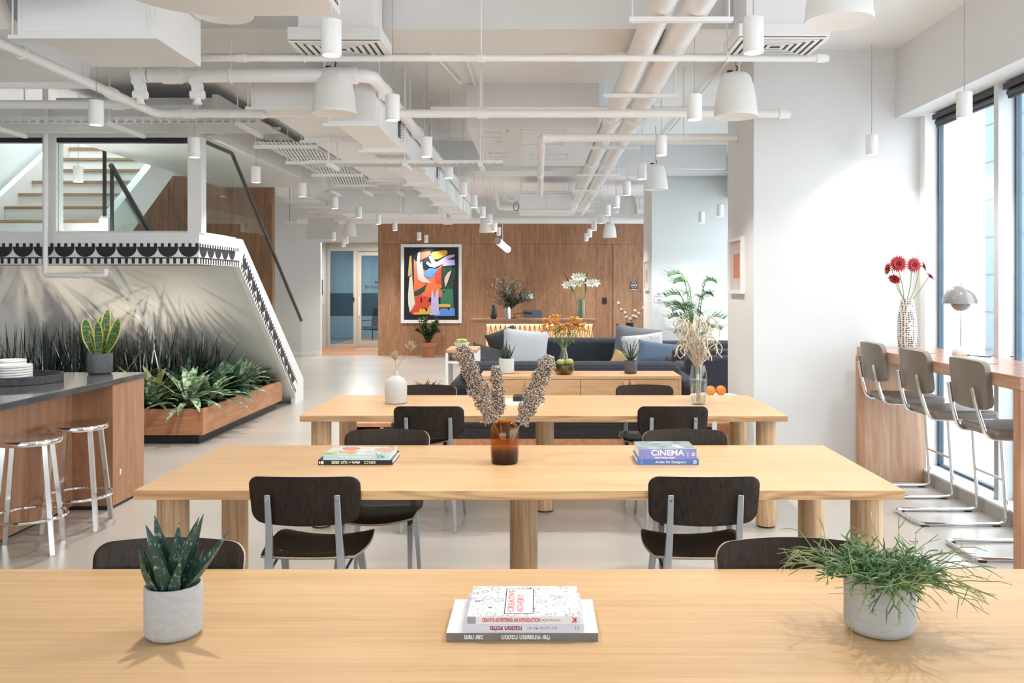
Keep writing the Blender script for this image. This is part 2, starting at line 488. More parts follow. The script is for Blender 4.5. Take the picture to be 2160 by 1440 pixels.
# neighbouring building seen through the window
nb = thing('neighbouring_tower', 'pale blue tiled tower seen outside through the window', 'building', (9.0,16.3,-.15))
MB().box(-.35,-.5,0,1.4,.75,16).build('facade', paint('pale_blue_tile', (.13,.19,.235), .4, var=.06, scale=3), nb, smooth=False)
jn = MB()
for k in range(20): jn.box(-.362,-.51,.5+k*.72,-.33,.76,.52+k*.72); jn.box(-.36,-.512,.5+k*.72,1.4,-.49,.52+k*.72)
jn.build('joint', paint('dark_joint', (.12,.14,.16), .6), nb, smooth=False)

# back of the room
YB = 20.0
struct('wall_back', MB().box(-8.3,YB,0,-4.97,YB+.12,HC).box(-4.97,YB,2.58,-3.66,YB+.12,HC).box(-3.66,YB+.02,2.99,3.4,YB+.16,HC).box(2.6,YB,0,3.4,YB+.1,2.99), W_WALL, 'white end wall', smooth=False)
struct('baseboard_back', MB().box(-6.4,YB-.015,0,-4.97,YB,.09), W_METAL, smooth=False)
DARKGAP = paint('dark_groove', (.05,.03,.02), .7)
ww = MB().box(-3.66,YB,0,1.672,YB+.03,2.527).box(1.688,YB,0,2.75,YB+.03,2.527).box(-3.66,YB,2.533,2.75,YB+.03,2.99)
struct('wall_wood', ww, WALNUT, 'walnut veneer panelled end wall', smooth=False)
struct('trim_1', MB().box(-3.655,YB+.02,0,2.74,YB+.14,2.985), DARKGAP, smooth=False)
struct('wall_left', MB().box(-8.3,-4,0,-8.2,8.5,HC).box(-8.3,8.5,0,-6.15,8.62,HC).box(-6.25,8.62,0,-6.15,YB,6.2), W_WALL, smooth=False)
struct('wall_stairwell', MB().box(-6.15,13.3,HC,-4.6,13.4,6.2).box(-4.7,9.5,HC+.2,-4.6,13.4,6.2), W_WALL, smooth=False)
STWOOD = wood('stair_wall_walnut', srgb(124,88,64), srgb(160,118,90), 'z', .5, 14, contrast=(.28,.72))
struct('wall_stair_wood', MB().box(-6.15,13.0,0,-3.94,13.12,3.2), STWOOD, 'wood panelled wall behind the stairs', smooth=False)
struct('wall_front_unseen', MB().box(-8.3,-4.1,0,3.4,-4,1.0).box(-8.3,-4.1,2.7,3.4,-4,HC).box(-8.3,-4.1,1,-6.5,-4,2.7).box(1.8,-4.1,1,3.4,-4,2.7), W_WALL, smooth=False)  # unseen wall behind the camera, added to cut the daylight from the rear
struct('wall_right_rear', MB().box(XR,-4,0,3.42,.2,HC), W_WALL, smooth=False)
# doorway and the office behind the glass
struct('wall_doorway', MB().box(-5.64,YB+.12,0,-5.54,23.0,2.8).box(-3.4,YB+.16,0,-3.3,23,2.8).box(-5.64,YB+.12,2.72,-3.3,27,2.8), paint('doorway_grey', (.50,.51,.50), .6), smooth=False)
OFFW = paint('office_blue_grey', (.19,.26,.29), .6)
struct('wall_office', MB().box(-7.5,27,0,-1,27.1,2.8).box(-7.5,23.1,0,-7.4,27,2.8).box(-1.1,23.1,0,-1,27,2.8).box(-7.5,23.1,2.72,-1,27,2.8), OFFW, smooth=False)
struct('floor_office', MB().box(-7.5,23,-.1,-5.6,27,0).box(-3.2,23,-.1,-1,27,0), paint('office_carpet', (.12,.13,.14), .9), smooth=False)
BEIGE = paint('beige_grey_door_frame', (.47,.44,.39), .4, var=.03)
d1 = bpy.data.objects.new('door_1', None); C.objects.link(d1); d1.location = (-4.4,23,0); d1['kind'] = 'structure'; d1['label'] = 'framed glass door and side light at the end of the doorway'
FROST = clear('frosted_band', (.45,.52,.55), .6, .4)
OFFGL = clear('office_glass', (.78,.86,.90), .8)
def dpart(nm, mb, mat): return mb.build(nm, mat, d1, smooth=False)
zt = 2.50
fx = [-1.13,-1.06,-.445,-.36]
dpart('frame', MB().box(-1.13,-.04,0,-1.06,.04,zt).box(-.445,-.04,0,-.345,.04,zt).box(-1.06,-.04,0,-.445,.04,.06).box(-1.13,-.04,zt,1.1,.04,2.6).box(1.0,-.04,0,1.1,.04,zt), BEIGE)
dpart('transom', MB().box(-1.13,-.03,2.6,1.1,.03,2.8), BEIGE)
dpart('pane', MB().box(-1.06,-.006,.06,-.445,.006,zt), OFFGL)
lf = MB().box(-.34,-.035,.03,-.24,.02,zt-.02).box(.90,-.035,.03,1.0,.02,zt-.02).box(-.24,-.035,.03,.90,.02,.16).box(-.24,-.035,zt-.12,.90,.02,zt-.02)
leaf = dpart('door_leaf', lf, BEIGE)
MB().box(-.24,-.006,.16,.90,.006,zt-.12).build('pane', OFFGL, leaf, smooth=False)
MB().box(-.24,-.012,.80,.90,-.007,1.40).build('frosted_band', FROST, leaf, smooth=False)
MB().box(-.30,-.07,.8,-.28,-.035,1.3).build('door_handle', W_METAL, leaf)
dpart('frosted_band', MB().box(-1.06,-.012,.80,-.445,-.007,1.40), FROST)
dpart('lock', MB().box(-.50,-.07,1.18,-.42,-.04,1.29), BLACK)
text_mesh('lettering', 'we', .14, BLACK, d1, (.10,-.02,1.69), align='LEFT', depth=.001, bold=.004)
text_mesh('lettering', 'Broker', .13, BLACK, d1, (-.15,-.02,1.56), align='LEFT', depth=.001)
# office furniture glimpsed through the glass
def armchair(loc, rz, label):
    t = thing('office_armchair', label, 'chair', loc, rz, 'armchairs in the room behind the glass door')
    LEA = paint('dark_leather', (.03,.022,.02), .45) if 'dark_leather' not in bpy.data.materials else bpy.data.materials['dark_leather']
    MB().box(-.3,-.3,.36,.3,.28,.46).build('seat', LEA, t, bevel=.03)
    MB().prism([(-.34,.42),(-.24,.42),(-.34,.95),(-.42,.95)], 'x', -.3,.3).build('backrest', LEA, t, bevel=.03)
    for sx in (-1,1):
        MB().tube(fillet([(sx*.33,-.38,.0),(sx*.33,-.38,.62),(sx*.33,.3,.62),(sx*.33,.3,0)], .05), .012).build('arm_frame', BLKMET, t)
    return t
armchair((-4.55,24.6,0), PI*.9, 'dark leather armchair with metal frame behind the glass side light')
armchair((-3.75,25.0,0), PI*.6, 'dark leather armchair with metal frame behind the glass door leaf')
pp = MB().box(-.28,-.012,-.55,.28,.012,.55).build('poster', paint('plum_poster', (.16,.05,.12), .5), None, smooth=False, loc=(-4.45,26.98,1.55)); tag(pp, 'plum coloured poster on the office wall behind the glass door', 'poster')
wp = MB().box(-.004,-.28,-.45,.004,.28,.45).build('intercom_plate', paint('pale_plate', (.55,.56,.55), .5), None, smooth=False); wp.location = (-5.53,22.35,1.55)
tag(wp, 'tall pale intercom plate with black keypad on the doorway side wall', 'intercom')
MB().box(0,-.09,-.2,.012,.09,.2).build('keypad', BLACK, wp, smooth=False)
# office light
al = bpy.data.lights.new('office_light', 'AREA'); al.energy = 60; al.size = 1.5; al.color = (.85,.95,1)
ao = bpy.data.objects.new('office_light', al); C.objects.link(ao); ao.location = (-4.4,25.2,2.69)

dl_ = thing('doorway_fill_light', 'added unseen downlight inside the doorway', 'ceiling light', (-4.4,21.4,2.72))  # added lamp, only there to brighten the dark door frames
MB().lathe([(.001,-.012),(.10,-.012),(.11,-.02),(.12,-.02),(.12,0),(.001,0)], n=28).build('fitting', W_METAL, dl_)
MB().lathe([(.001,-.013),(.098,-.013),(.098,-.0125),(.001,-.0125)], n=24).build('diffuser', glow('fill_light_diffuser', (1,.94,.86), 5), dl_)
dl = bpy.data.lights.new('fill_light', 'AREA'); dl.energy = 45; dl.size = .2; dl.color = (1,.95,.88)
do = bpy.data.objects.new('fill_light', dl); C.objects.link(do); do.parent = dl_; do.location = (0,0,-.03)
# ------------------------------------------------------------------ staircase
XS = -3.25
st = thing('staircase', 'white staircase with landing, black patterned band, glass panels and black handrails', 'staircase', (-4.7,10.5,0))
SINV = Matrix.Translation((4.7,-10.5,0))
def sp(name, mb, mat, parent=None, **kw):
    o = mb.build(name, mat, parent or st, **kw); o.matrix_parent_inverse = SINV if parent is None else Matrix(); return o
STW = paint('white_stair_paint', (.84,.84,.84), .35, var=.01)
SOFF = paint('warm_white_soffit', (.73,.72,.70), .5, var=.015, scale=2)
PATB = paint('black_vinyl', (.012,.012,.016), .5, var=.1)
TREAD = wood('tread_oak', srgb(130,104,80), srgb(168,138,110), 'x', .45, 20)
GW = -6.15
sp('landing_fascia', MB().box(GW,8.41,1.78,XS-.06,8.47,2.08).prism([(8.41,1.78),(9.54,1.78),(11.73,.10),(11.73,0),(12.13,0),(12.13,.30),(9.65,2.08),(8.41,2.08)], 'x', XS-.06, XS), STW, smooth=False)
sp('landing_slab', MB().box(GW,8.47,1.80,XS-.06,9.6,2.10), SOFF, smooth=False)
sp('soffit', MB().prism([(9.54,1.79),(11.86,.0),(12.0,0),(9.68,1.86)], 'x', GW, XS-.06), SOFF, smooth=False)
sp('soffit_rib', MB().prism([(9.5,1.74),(11.70,.05),(11.70,.2),(9.6,1.80)], 'x', -4.66,-4.62), STW, smooth=False)
for i in range(10):
    y = 9.68 + i*.235; z = 2.10 - (i+1)*.19
    sp('tread', MB().box(-4.62,y-.02,z-.03,XS-.07,y+.25,z), TREAD, smooth=False)
for i in range(9):
    y = 9.6 + i*.27; z = 2.29 + i*.175
    sp('riser', MB().box(-6.0,y+.02,z-.175-(.02 if i == 0 else 0),-4.78,y+.06,z-.03), STW, smooth=False)
    sp('tread', MB().box(-6.0,y-.01,z-.032,-4.78,y+.30,z), TREAD, smooth=False)
zu = lambda y: 2.33 + .672*(y-9.6)
sp('stringer', MB().prism([(9.55,2.08),(9.55,zu(9.55)),(12.4,zu(12.4)),(12.4,zu(12.4)-.42),(9.95,2.08)], 'x', -4.78,-4.68), STW, smooth=False)
sp('stringer', MB().prism([(9.55,2.08),(9.55,zu(9.55)+.1),(12.4,zu(12.4)+.1),(12.4,zu(12.4)-.42),(9.95,2.08)], 'x', -6.08,-6.0), STW, smooth=False)
sp('flight_underside', MB().prism([(9.7,2.09),(12.4,zu(12.4)-.3),(12.4,zu(12.4)-.34),(9.76,2.06)], 'x', -6.0,-4.78), STW, smooth=False)
def band(mb, O, U, V, Nn, length):
    O = Vector(O); U = Vector(U); V = Vector(V); Nn = Vector(Nn)*.003
    def q(u, v): return tuple(O + U*u + V*v + Nn)
    P = .198; n = int(length/P + .999)
    def rect(u0,u1,v0,v1):
        u0 = max(0,u0); u1 = min(length,u1)
        if u1 > u0: mb.poly([q(u0,v0),q(u1,v0),q(u1,v1),q(u0,v1)])
    for k in range(n):
        b = k*P
        for t in range(3):
            rect(b+t*P/3+.006, b+t*P/3+.036, .162, .198)
            rect(b+t*P/3+.020, b+t*P/3+.050, .003, .052)
        if b + P <= length + .03:
            c = b + P/2; r = min(P/2*.985, P/2)
            mb.poly([q(min(length, c+math.cos(a)*r), .164 - math.sin(a)*.098) for a in [PI*i/18 for i in range(19)]])
    rect(0, length, .052, .064)
bmb = MB()
band(bmb, (XS,8.41,1.78), (-1,0,0), (0,0,1), (0,-1,0), 2.87)
band(bmb, (XS,8.412,1.78), (0,1,0), (0,0,1), (1,0,0), 1.12)
du = Vector((0,2.19,-1.68)).normalized(); dv = Vector((0,-du.z,du.y))
band(bmb, (XS,9.56,1.775), du, dv, (1,0,0), 2.72)
o = sp('patterned_band', bmb, PATB, smooth=False, recalc=False); o['label'] = 'black scalloped pattern band'
# landing window
for x0,x1 in ((-4.755,-4.625),(-3.365,-3.235)):
    sp('post', MB().box(x0,8.42,2.08,x1,8.55,3.0), STW, smooth=False)
sp('header', MB().box(GW,8.41,2.99,XS,8.55,3.30), STW, smooth=False)
sp('track', MB().box(GW,8.43,2.945,-3.37,8.50,2.992), BLKMET, smooth=False)
for x0,x1 in ((-6.1,-4.755),(-4.625,-3.365)):
    sp('glass_panel', MB().box(x0,8.46,2.08,x1,8.472,2.95), GLASSG, smooth=False)
sp('glass_panel', MB().box(XS-.035,8.56,2.06,XS-.023,9.40,2.98), GLASSG, smooth=False)
sp('glass_panel', MB().prism([(9.41,2.06),(9.41,2.975),(12.11,1.11),(12.11,.28),(9.64,2.06)], 'x', XS-.035, XS-.023), GLASSG, smooth=False)
sp('handrail', MB().tube(fillet([(XS-.03,8.5,2.985),(XS-.03,9.40,2.985),(XS-.03,12.13,1.10)], .04), .021, 8), BLKMET)
# guards between the two flights
sp('glass_panel', MB().prism([(9.62,zu(9.62)-.02),(9.62,3.02),(12.4,3.02+.672*2.78),(12.4,zu(12.4)-.02)], 'x', -4.755,-4.743), GLASSG, smooth=False)
sp('handrail', MB().tube([(-4.75,9.6,3.06),(-4.75,12.4,3.06+.672*2.8)], .028, 10), BLKMET)
sp('handrail_post', MB().box(-4.765,9.6,2.24,-4.735,9.63,3.06), BLKMET, smooth=False)
sp('glass_panel', MB().prism([(9.56,2.08),(9.56,2.85),(11.9,1.18),(11.9,.4)], 'x', -4.645,-4.633), GLASSG, smooth=False)
sp('handrail', MB().tube([(-4.64,9.53,2.88),(-4.64,11.95,1.17)], .028, 10), BLKMET)
sp('handrail_post', MB().box(-4.655,9.54,2.08,-4.625,9.57,2.88), BLKMET, smooth=False)
# slab above the landing
struct('ceiling_slab_edge', MB().box(-4.7,8.56,3.03,-3.15,13.0,3.40).box(-3.16,8.5,2.98,-3.10,12.6,3.42), W_WALL, smooth=False)
# ------------------------------------------------------------------ long oak tables
TH = 0.74
def long_table(x0, x1, y0, y1, label):
    cx, cy = (x0+x1)/2, (y0+y1)/2
    t = thing('long_table', label, 'table', (cx,cy,0), 0, 'long oak work tables')
    hx, hy = (x1-x0)/2, (y1-y0)/2
    MB().box(-hx,-hy,TH-.040,hx,hy,TH).build('tabletop', OAK, t, bevel=.003)
    e = MB().box(-hx-.001,-hy-.0015,TH-.0385,hx+.001,-hy+.001,TH-.0025).box(-hx-.0015,-hy,TH-.0385,-hx+.001,hy,TH-.0025).box(hx-.001,-hy,TH-.0385,hx+.0015,hy,TH-.0025)
    e.build('edge_band', OAKEDGE, t, smooth=False)
    for lx, ly in ((-hx+.105,-hy+.13),(hx-.105,-hy+.13),(-hx+.105,hy-.13),(hx-.105,hy-.13),(0.01,0)):
        lg = MB().cyl((0,0,.012),(0,0,TH-.04),.064,n=32).build('leg', OAKLEG, t, loc=(lx,ly,0))
        MB().cyl((0,0,0),(0,0,.012),.058,n=24).build('foot_pad', BLACK, lg)
    return t
T1 = long_table(-1.72, 1.62, 1.46, 2.56, 'long pale oak table nearest the viewer carrying an aloe pot and three books')
T2 = long_table(-1.636, 1.475, 3.55, 4.56, 'long pale oak table in the middle with an amber vase on it')
T3 = long_table(-1.526, 1.586, 5.61, 6.67, 'long pale oak table farthest back with a white bottle vase')

def rrect(u, v, W, H, r):
    """(u,v) of the unit square onto a rectangle with rounded corners"""
    z = H*math.sin(v*PI/2) if abs(v) < 1 else H*v
    e = max(0, abs(z)-(H-r)); hw = W - (r - math.sqrt(max(0, r*r-e*e)))
    return u*hw, z
# ------------------------------------------------------------------ dark plywood chairs
def make_chair(label):
    t = thing('plywood_chair', label, 'chair', (0,0,0), 0, 'dark plywood chairs at the long tables')
    k = .34
    def seat(u, v):
        x = .218*u*math.sqrt(1-k*v*v/2)*(1.0 if v > 0 else 1.0+.04*v); y = .215*v*math.sqrt(1-.28*u*u/2)
        return (x, y, .452 + .028*u*u*(.55+.45*v) + .010*v*v - .028*max(0,v-.55)**1.5*3)
    s = MB().grid(seat, 16, 14).build('seat', [WENGE, PLY], t, recalc=False)
    for o_ in (s,):
        m = o_.modifiers.new('thickness', 'SOLIDIFY'); m.thickness = .010; m.offset = 0; m.material_offset_rim = 1
    def back(u, v):
        x, zz = rrect(u, v, .221, .098, .045)
        x *= 1.0 + .015*zz/.098; z = .7125 + zz
        if v < 0: z += -.012*(1-(x/.22)**2)*(-v)
        else: z -= .006*(x/.22)**2*v
        return (x, -.250 + .045*(x/.222)**2 - .045*(z-.62)/.2, z)
    b = MB().grid(back, 22, 18).build('backrest', [WENGE, PLY], t, recalc=False)
    m = b.modifiers.new('thickness', 'SOLIDIFY'); m.thickness = .009; m.offset = 0; m.material_offset_rim = 1
    for sx in (-1,1):
        MB().bar([(sx*.172,-.262,0),(sx*.146,-.235,.43),(sx*.139,-.252,.57),(sx*.139,-.2815,.735)], [.016,.030,.026,.022], [.022,.03,.016,.010]).build('leg', STEEL, t, bevel=.002)
        MB().bar([(sx*.190,.225,0),(sx*.165,.05,.405),(sx*.155,-.02,.44)], [.016,.028,.028], [.022,.034,.03]).build('leg', STEEL, t, bevel=.002)
        MB().bar([(sx*.15,-.24,.40),(sx*.16,0,.435),(sx*.165,.08,.40)], .012, .012).build('side_rail', STEEL, t)
        sc = MB()
        for yy in (-.12,.12): sc.cyl((sx*.13,yy,.456),(sx*.13,yy,.468),.006,n=8)
        sc.cyl((sx*.139,-.292,.715),(sx*.139,-.284,.715),.005,n=8)
        sc.build('screw', CHROME, t)
    MB().box(-.16,-.012,.425,.16,.012,.437).build('cross_bar', STEEL, t)
    return t
ch0 = make_chair('dark plywood chair with its back to us at the middle table, nearer the kitchen island')
specs = [
 (-.940, 3.77, 0, 'dark plywood chair with its back to us at the middle table, nearer the kitchen island'),
 ( .662, 3.77, 0, 'dark plywood chair with its back to us at the middle table, nearer the window bar'),
 (-.700, 5.83, 0, 'dark plywood chair with its back to us at the far table, on the staircase side'),
 ( .850, 5.83, 0, 'dark plywood chair with its back to us at the far table, on the window side'),
 (-1.086,2.345, PI, 'dark plywood chair facing us across the nearest table, behind the spotted aloe'),
 ( .743, 2.345, PI, 'dark plywood chair facing us across the nearest table, beside the trailing green plant'),
 (-.795, 4.36, PI, 'dark plywood chair facing us across the middle table, behind the light blue book'),
 ( .765, 4.36, PI, 'dark plywood chair facing us across the middle table, behind the CINEMA book'),
 (-.850, 6.47, PI, 'dark plywood chair facing us across the far table, beside the white bottle vase'),
 ( .805, 6.47, PI, 'dark plywood chair facing us across the far table, in front of the sideboard end'),
]
for i,(x,y,rz,lab) in enumerate(specs):
    if i == 0: ch0.location = (x,y,0)
    else: copy_thing(ch0, (x,y,0), rz, lab)

# ------------------------------------------------------------------ books
PAPER = paint('white_paper', (.80,.79,.76), .6, var=.03, scale=200)
def book(name, label, loc, w, d, h, cover, rz=0.0, spine=None, group=None):
    """spine towards the viewer (-y)"""
    t = thing(name, label, 'book', loc, rz, group)
    hw, hd = w/2, d/2
    c = MB().box(-hw,-hd,0,hw,hd,.0022).box(-hw,-hd,h-.0022,hw,hd,h)
    c.build('cover', cover, t, smooth=False)
    MB().box(-hw-.0004,-hd-.0004,.0001,hw+.0004,-hd+.003,h-.0002).build('spine', spine or cover, t, smooth=False)
    MB().box(-hw+.003,-hd+.003,.0022,hw-.003,hd-.003,h-.0022).build('pages', PAPER, t, smooth=False)
    return t
def spine_text(t, body, size, mat, x, d, z, width, flip=False, bold=0.0, mirror=False):
    return text_mesh('lettering', body, size, mat, t, (x,-d/2-.0009,z), (PI/2, PI if flip else 0, 0), width=width, bold=bold, mirror=mirror)
def heb(s): return s[::-1]
INKW = paint('white_ink', (.82,.82,.80), .5); INKR = paint('red_ink', (.55,.04,.04), .5); INKG = paint('grey_ink', (.30,.31,.34), .5)
INKM = paint('maroon_ink', (.28,.02,.06), .5); INKB = paint('black_ink', (.02,.02,.022), .5)
g1 = 'books stacked on the nearest table'
GREYCOV = paint('grey_spine', (.16,.155,.15), .4, var=.15, scale=30)
WCOV = paint('white_cover', (.84,.84,.84), .4, var=.01)
b = book('book', 'wide white book with grey spine at the bottom of the stack on the nearest table', (-.039,2.145,TH), .351, .218, .0195, WCOV, 0, GREYCOV, g1)
spine_text(b, heb('המטבח המשפחתי שלי'), .014, INKW, .008, .218, .0097, .112, True, .0004)
spine_text(b, heb('משה שגב'), .014, INKW, -.112, .218, .0097, .044, True, .0004)
LAV = paint('lavender_grey_cover', (.58,.60,.68), .4, var=.02)
b = book('book', 'pale lavender grey book in the middle of the stack on the nearest table', (-.037,2.145,TH+.0196), .283, .206, .0175, LAV, 0, None, g1)
spine_text(b, heb('מלכת המטבח'), .013, INKM, -.040, .206, .0088, .074, True, .0005)
spine_text(b, heb('יונית צוקרמן'), .009, INKG, .045, .206, .0088, .070, True)
spine_text(b, 'II', .011, INKG, .125, .206, .0088, .008)
phs = MB().box(-.1425,.01,.002,-.1418,.10,.015).build('photo_strip', paint('brown_photo_strip', (.22,.13,.08), .5, var=.8, scale=60), b, smooth=False)
# doodle covered advertising book
def doodle():
    m, nt, bs = _new('doodle_cover'); N = nt.nodes; L = nt.links; bs.inputs['Roughness'].default_value = .35
    tc = N.new('ShaderNodeTexCoord'); outs = []
    for sc_, th in ((34,.030),(62,.035),(20,.022)):
        nz = N.new('ShaderNodeTexNoise'); nz.inputs['Scale'].default_value = sc_; nz.inputs['Detail'].default_value = 1.5; nz.inputs['Distortion'].default_value = 1.5
        L.new(tc.outputs['Object'], nz.inputs['Vector'])
        a = N.new('ShaderNodeMath'); a.operation = 'SUBTRACT'; a.inputs[1].default_value = .5; L.new(nz.outputs[0], a.inputs[0])
        b_ = N.new('ShaderNodeMath'); b_.operation = 'ABSOLUTE'; L.new(a.outputs[0], b_.inputs[0])
        c = N.new('ShaderNodeMath'); c.operation = 'LESS_THAN'; c.inputs[1].default_value = th*.25; L.new(b_.outputs[0], c.inputs[0]); outs.append(c.outputs[0])
    vo = N.new('ShaderNodeTexVoronoi'); vo.inputs['Scale'].default_value = 26; L.new(tc.outputs['Object'], vo.inputs['Vector'])
    d = N.new('ShaderNodeMath'); d.operation = 'COMPARE'; d.inputs[1].default_value = .30; d.inputs[2].default_value = .022; L.new(vo.outputs[0], d.inputs[0]); outs.append(d.outputs[0])
    d2 = N.new('ShaderNodeMath'); d2.operation = 'LESS_THAN'; d2.inputs[1].default_value = .07; L.new(vo.outputs[0], d2.inputs[0]); outs.append(d2.outputs[0])
    last = outs[0]
    for o_ in outs[1:]:
        mx = N.new('ShaderNodeMath'); mx.operation = 'MAXIMUM'; L.new(last, mx.inputs[0]); L.new(o_, mx.inputs[1]); last = mx.outputs[0]
    r = N.new('ShaderNodeValToRGB'); r.color_ramp.elements[0].color = (.80,.79,.78,1); r.color_ramp.elements[1].color = (.16,.16,.17,1)
    L.new(last, r.inputs[0]); L.new(r.outputs[0], bs.inputs['Base Color'])
    return m
WSP = paint('white_spine', (.70,.71,.74), .4)
b = book('book', 'white advertising book with black doodle drawings on top of the stack on the nearest table', (-.035,2.145,TH+.0372), .2635, .206, .0185, doodle(), 0, WSP, g1)
spine_text(b, 'CREATIVE ADVERTISING: AN INTRODUCTION', .0125, INKR, -.030, .206, .0093, .134, False, .0002)
spine_text(b, 'K', .0155, INKR, .116, .206, .0093, .0115, False, .0006, True)
sq = MB().box(-.1315,-.1036,.001,-.112,-.1034,.0175).build('spine_drawing', INKG, b, smooth=False)
spine_text(b, 'MARIO PRICKEN', .007, INKG, .062, .206, .0093, .045).scale = (1,1,1)
tl = MB().box(-.045,-.085,.01852,.020,.080,.0188).build('title_label', WCOV, b, smooth=False)
bx = MB()
for q in ((-.047,-.087,-.045,.082),(.020,-.087,.022,.082),(-.047,-.087,.022,-.085),(-.047,.080,.022,.082)): bx.box(q[0],q[1],.0186,q[2],q[3],.0190)
bx.build('title_border', INKB, b, smooth=False)
PINKR = paint('pale_red_ink', (.62,.22,.20), .5)
for k,(wd,x) in enumerate((('CREATIVE',-.031),('ADVERT',-.009))):
    text_mesh('lettering', wd, .021, PINKR, b, (x,-.002 if k == 0 else -.02,.0190), (0,0,PI/2), width=.15 if k == 0 else .12, bold=.0006)
# middle table, left
BLKCOV = paint('black_glossy_cover', (.012,.014,.018), .25, var=.2)
b = book('book', 'black record book with white Hebrew spine under the light blue book on the middle table', (-.848,4.165,TH), .341, .225, .0235, BLKCOV, .012, None, 'books on the middle table')
spine_text(b, heb('גינס') , .017, INKW, .078, .225, .0117, .030, False, .0006)
spine_text(b, heb('שיאי עולם'), .017, INKW, -.022, .225, .0117, .088, False, .0006)
spine_text(b, '2020', .017, INKW, -.092, .225, .0117, .037, False, .0006)
MB().box(.042,-.1134,.006,.060,-.1128,.0085).box(.042,-.1134,.015,.060,-.1128,.0175).box(.042,-.1134,.006,.0445,-.1128,.0175).box(.0575,-.1134,.006,.060,-.1128,.0175).build('logo', INKW, b, smooth=False)
MB().cyl((-.152,-.1135,.0117),(-.152,-.1126,.0117),.0075,n=16).box(-.166,-.1134,.006,-.162,-.1128,.0175).build('logo', INKW, b)
def foodcover():
    m = paint('food_photo_cover', (.36,.55,.60), .3, 0, 0, 22)
    r = [n for n in m.node_tree.nodes if n.type == 'VALTORGB'][0]; cr = r.color_ramp
    cr.elements[0].position = .0; cr.elements[0].color = (.10,.16,.07,1); cr.elements[1].position = 1; cr.elements[1].color = (.62,.60,.50,1)
    for p,c in ((.40,(.22,.32,.14,1)),(.45,(.46,.62,.66,1)),(.56,(.44,.60,.65,1)),(.60,(.60,.30,.16,1)),(.68,(.66,.50,.30,1))):
        e = cr.elements.new(p); e.color = c
    return m
LBL = paint('light_blue_spine', (.42,.62,.68), .35)
b = book('book', 'light blue cookbook with food photographs on top of the black book, middle table', (-.838,4.145,TH+.0236), .308, .198, .0265, foodcover(), .0, LBL, 'books on the middle table')
spine_text(b, heb('המטבח הטבעוני שלי'), .014, INKW, -.01, .198, .0133, .15, False, .0001)
lv = MB()
for k in range(14): lv.blade((.10+random.uniform(-.012,.035),-.0995,.006+random.uniform(0,.02)), random.uniform(0,6.28), .8, .012, .008, .3, n=3)
lv.build('herb_picture', paint('herb_green', (.05,.13,.03), .5), b, smooth=False)
for cx,cy,r_,m_ in ((-.055,.045,.042,paint('pink_plate', (.50,.16,.18), .4, var=.5, scale=120)),(-.050,-.045,.042,paint('orange_plate', (.55,.30,.10), .4, var=.35, scale=120)),(.105,.03,.05,paint('rose_plate', (.55,.32,.25), .4, var=.4, scale=90)),(-.115,-.04,.03,paint('lime_plate',(.42,.48,.16), .4, var=.3, scale=90))):
    MB().cyl((cx,cy,.0265),(cx,cy,.0269),r_,n=24).build('printed_dish', m_, b)
# middle table, right
AR = paint('blue_cover', (.07,.17,.42), .3, var=.05)
b = book('book', 'blue design book under the CINEMA book on the middle table', (.596,4.165,TH), .283, .225, .0265, AR, -.01, None, 'books on the middle table')
spine_text(b, 'Arabic for Designers', .0165, INKW, .012, .225, .0133, .142, False, .0001)
def quill(t, x, z, d, r=.007):
    MB().tube([(x+math.cos(a)*r, -d/2-.0007, z+math.sin(a)*r) for a in [PI*2*i/14 for i in range(14)]], .0014, 5, True).tube([(x-r*.5,-d/2-.0007,z-r*.8),(x+r*.6,-d/2-.0007,z+r*.8)], .0013, 5).build('logo', INKW, t)
quill(b, .123, .0133, .225)
MB().box(-.124,-.1134,.003,-.1225,-.1127,.0235).box(-.118,-.1134,.003,-.117,-.1127,.0235).build('spine_line', paint('pale_blue_ink', (.3,.5,.7), .5), b, smooth=False)
CIN = paint('periwinkle_spine', (.20,.22,.52), .3, var=.05)
CINC = paint('film_still_cover', (.22,.26,.26), .3, var=.55, scale=22)
b = book('book', 'thick periwinkle blue CINEMA book on top of the blue design book', (.592,4.155,TH+.0266), .266, .205, .0465, CINC, .008, CIN, 'books on the middle table')
spine_text(b, 'CINEMA', .036, INKW, .0, .205, .0285, .152, False, .0007)
spine_text(b, 'THE WHOLE STORY', .010, INKW, -.012, .205, .0065, .098, False, .0004)
quill(b, .118, .022, .205)
MB().box(.092,-.1034,.010,.0945,-.1027,.034).build('spine_line', INKW, b, smooth=False)
text_mesh('lettering', 'STILL', .036, INKW, b, (.055,-.03,.0469), (0,0,-PI/2*.86), bold=.001)
# far table
b = book('book', 'slim white book under a small black book on the far table', (-.105,6.20,TH), .262, .20, .022, WCOV, .03, None, 'books on the far table')
spine_text(b, 'THE NEW ART', .013, INKG, .0, .20, .011, .09)
b = book('book', 'small black book lying on the slim white book, far table', (-.085,6.20,TH+.0222), .19, .15, .034, BLKCOV, -.02, None, 'books on the far table')
spine_text(b, 'CB', .022, INKW, .06, .15, .017, .032)

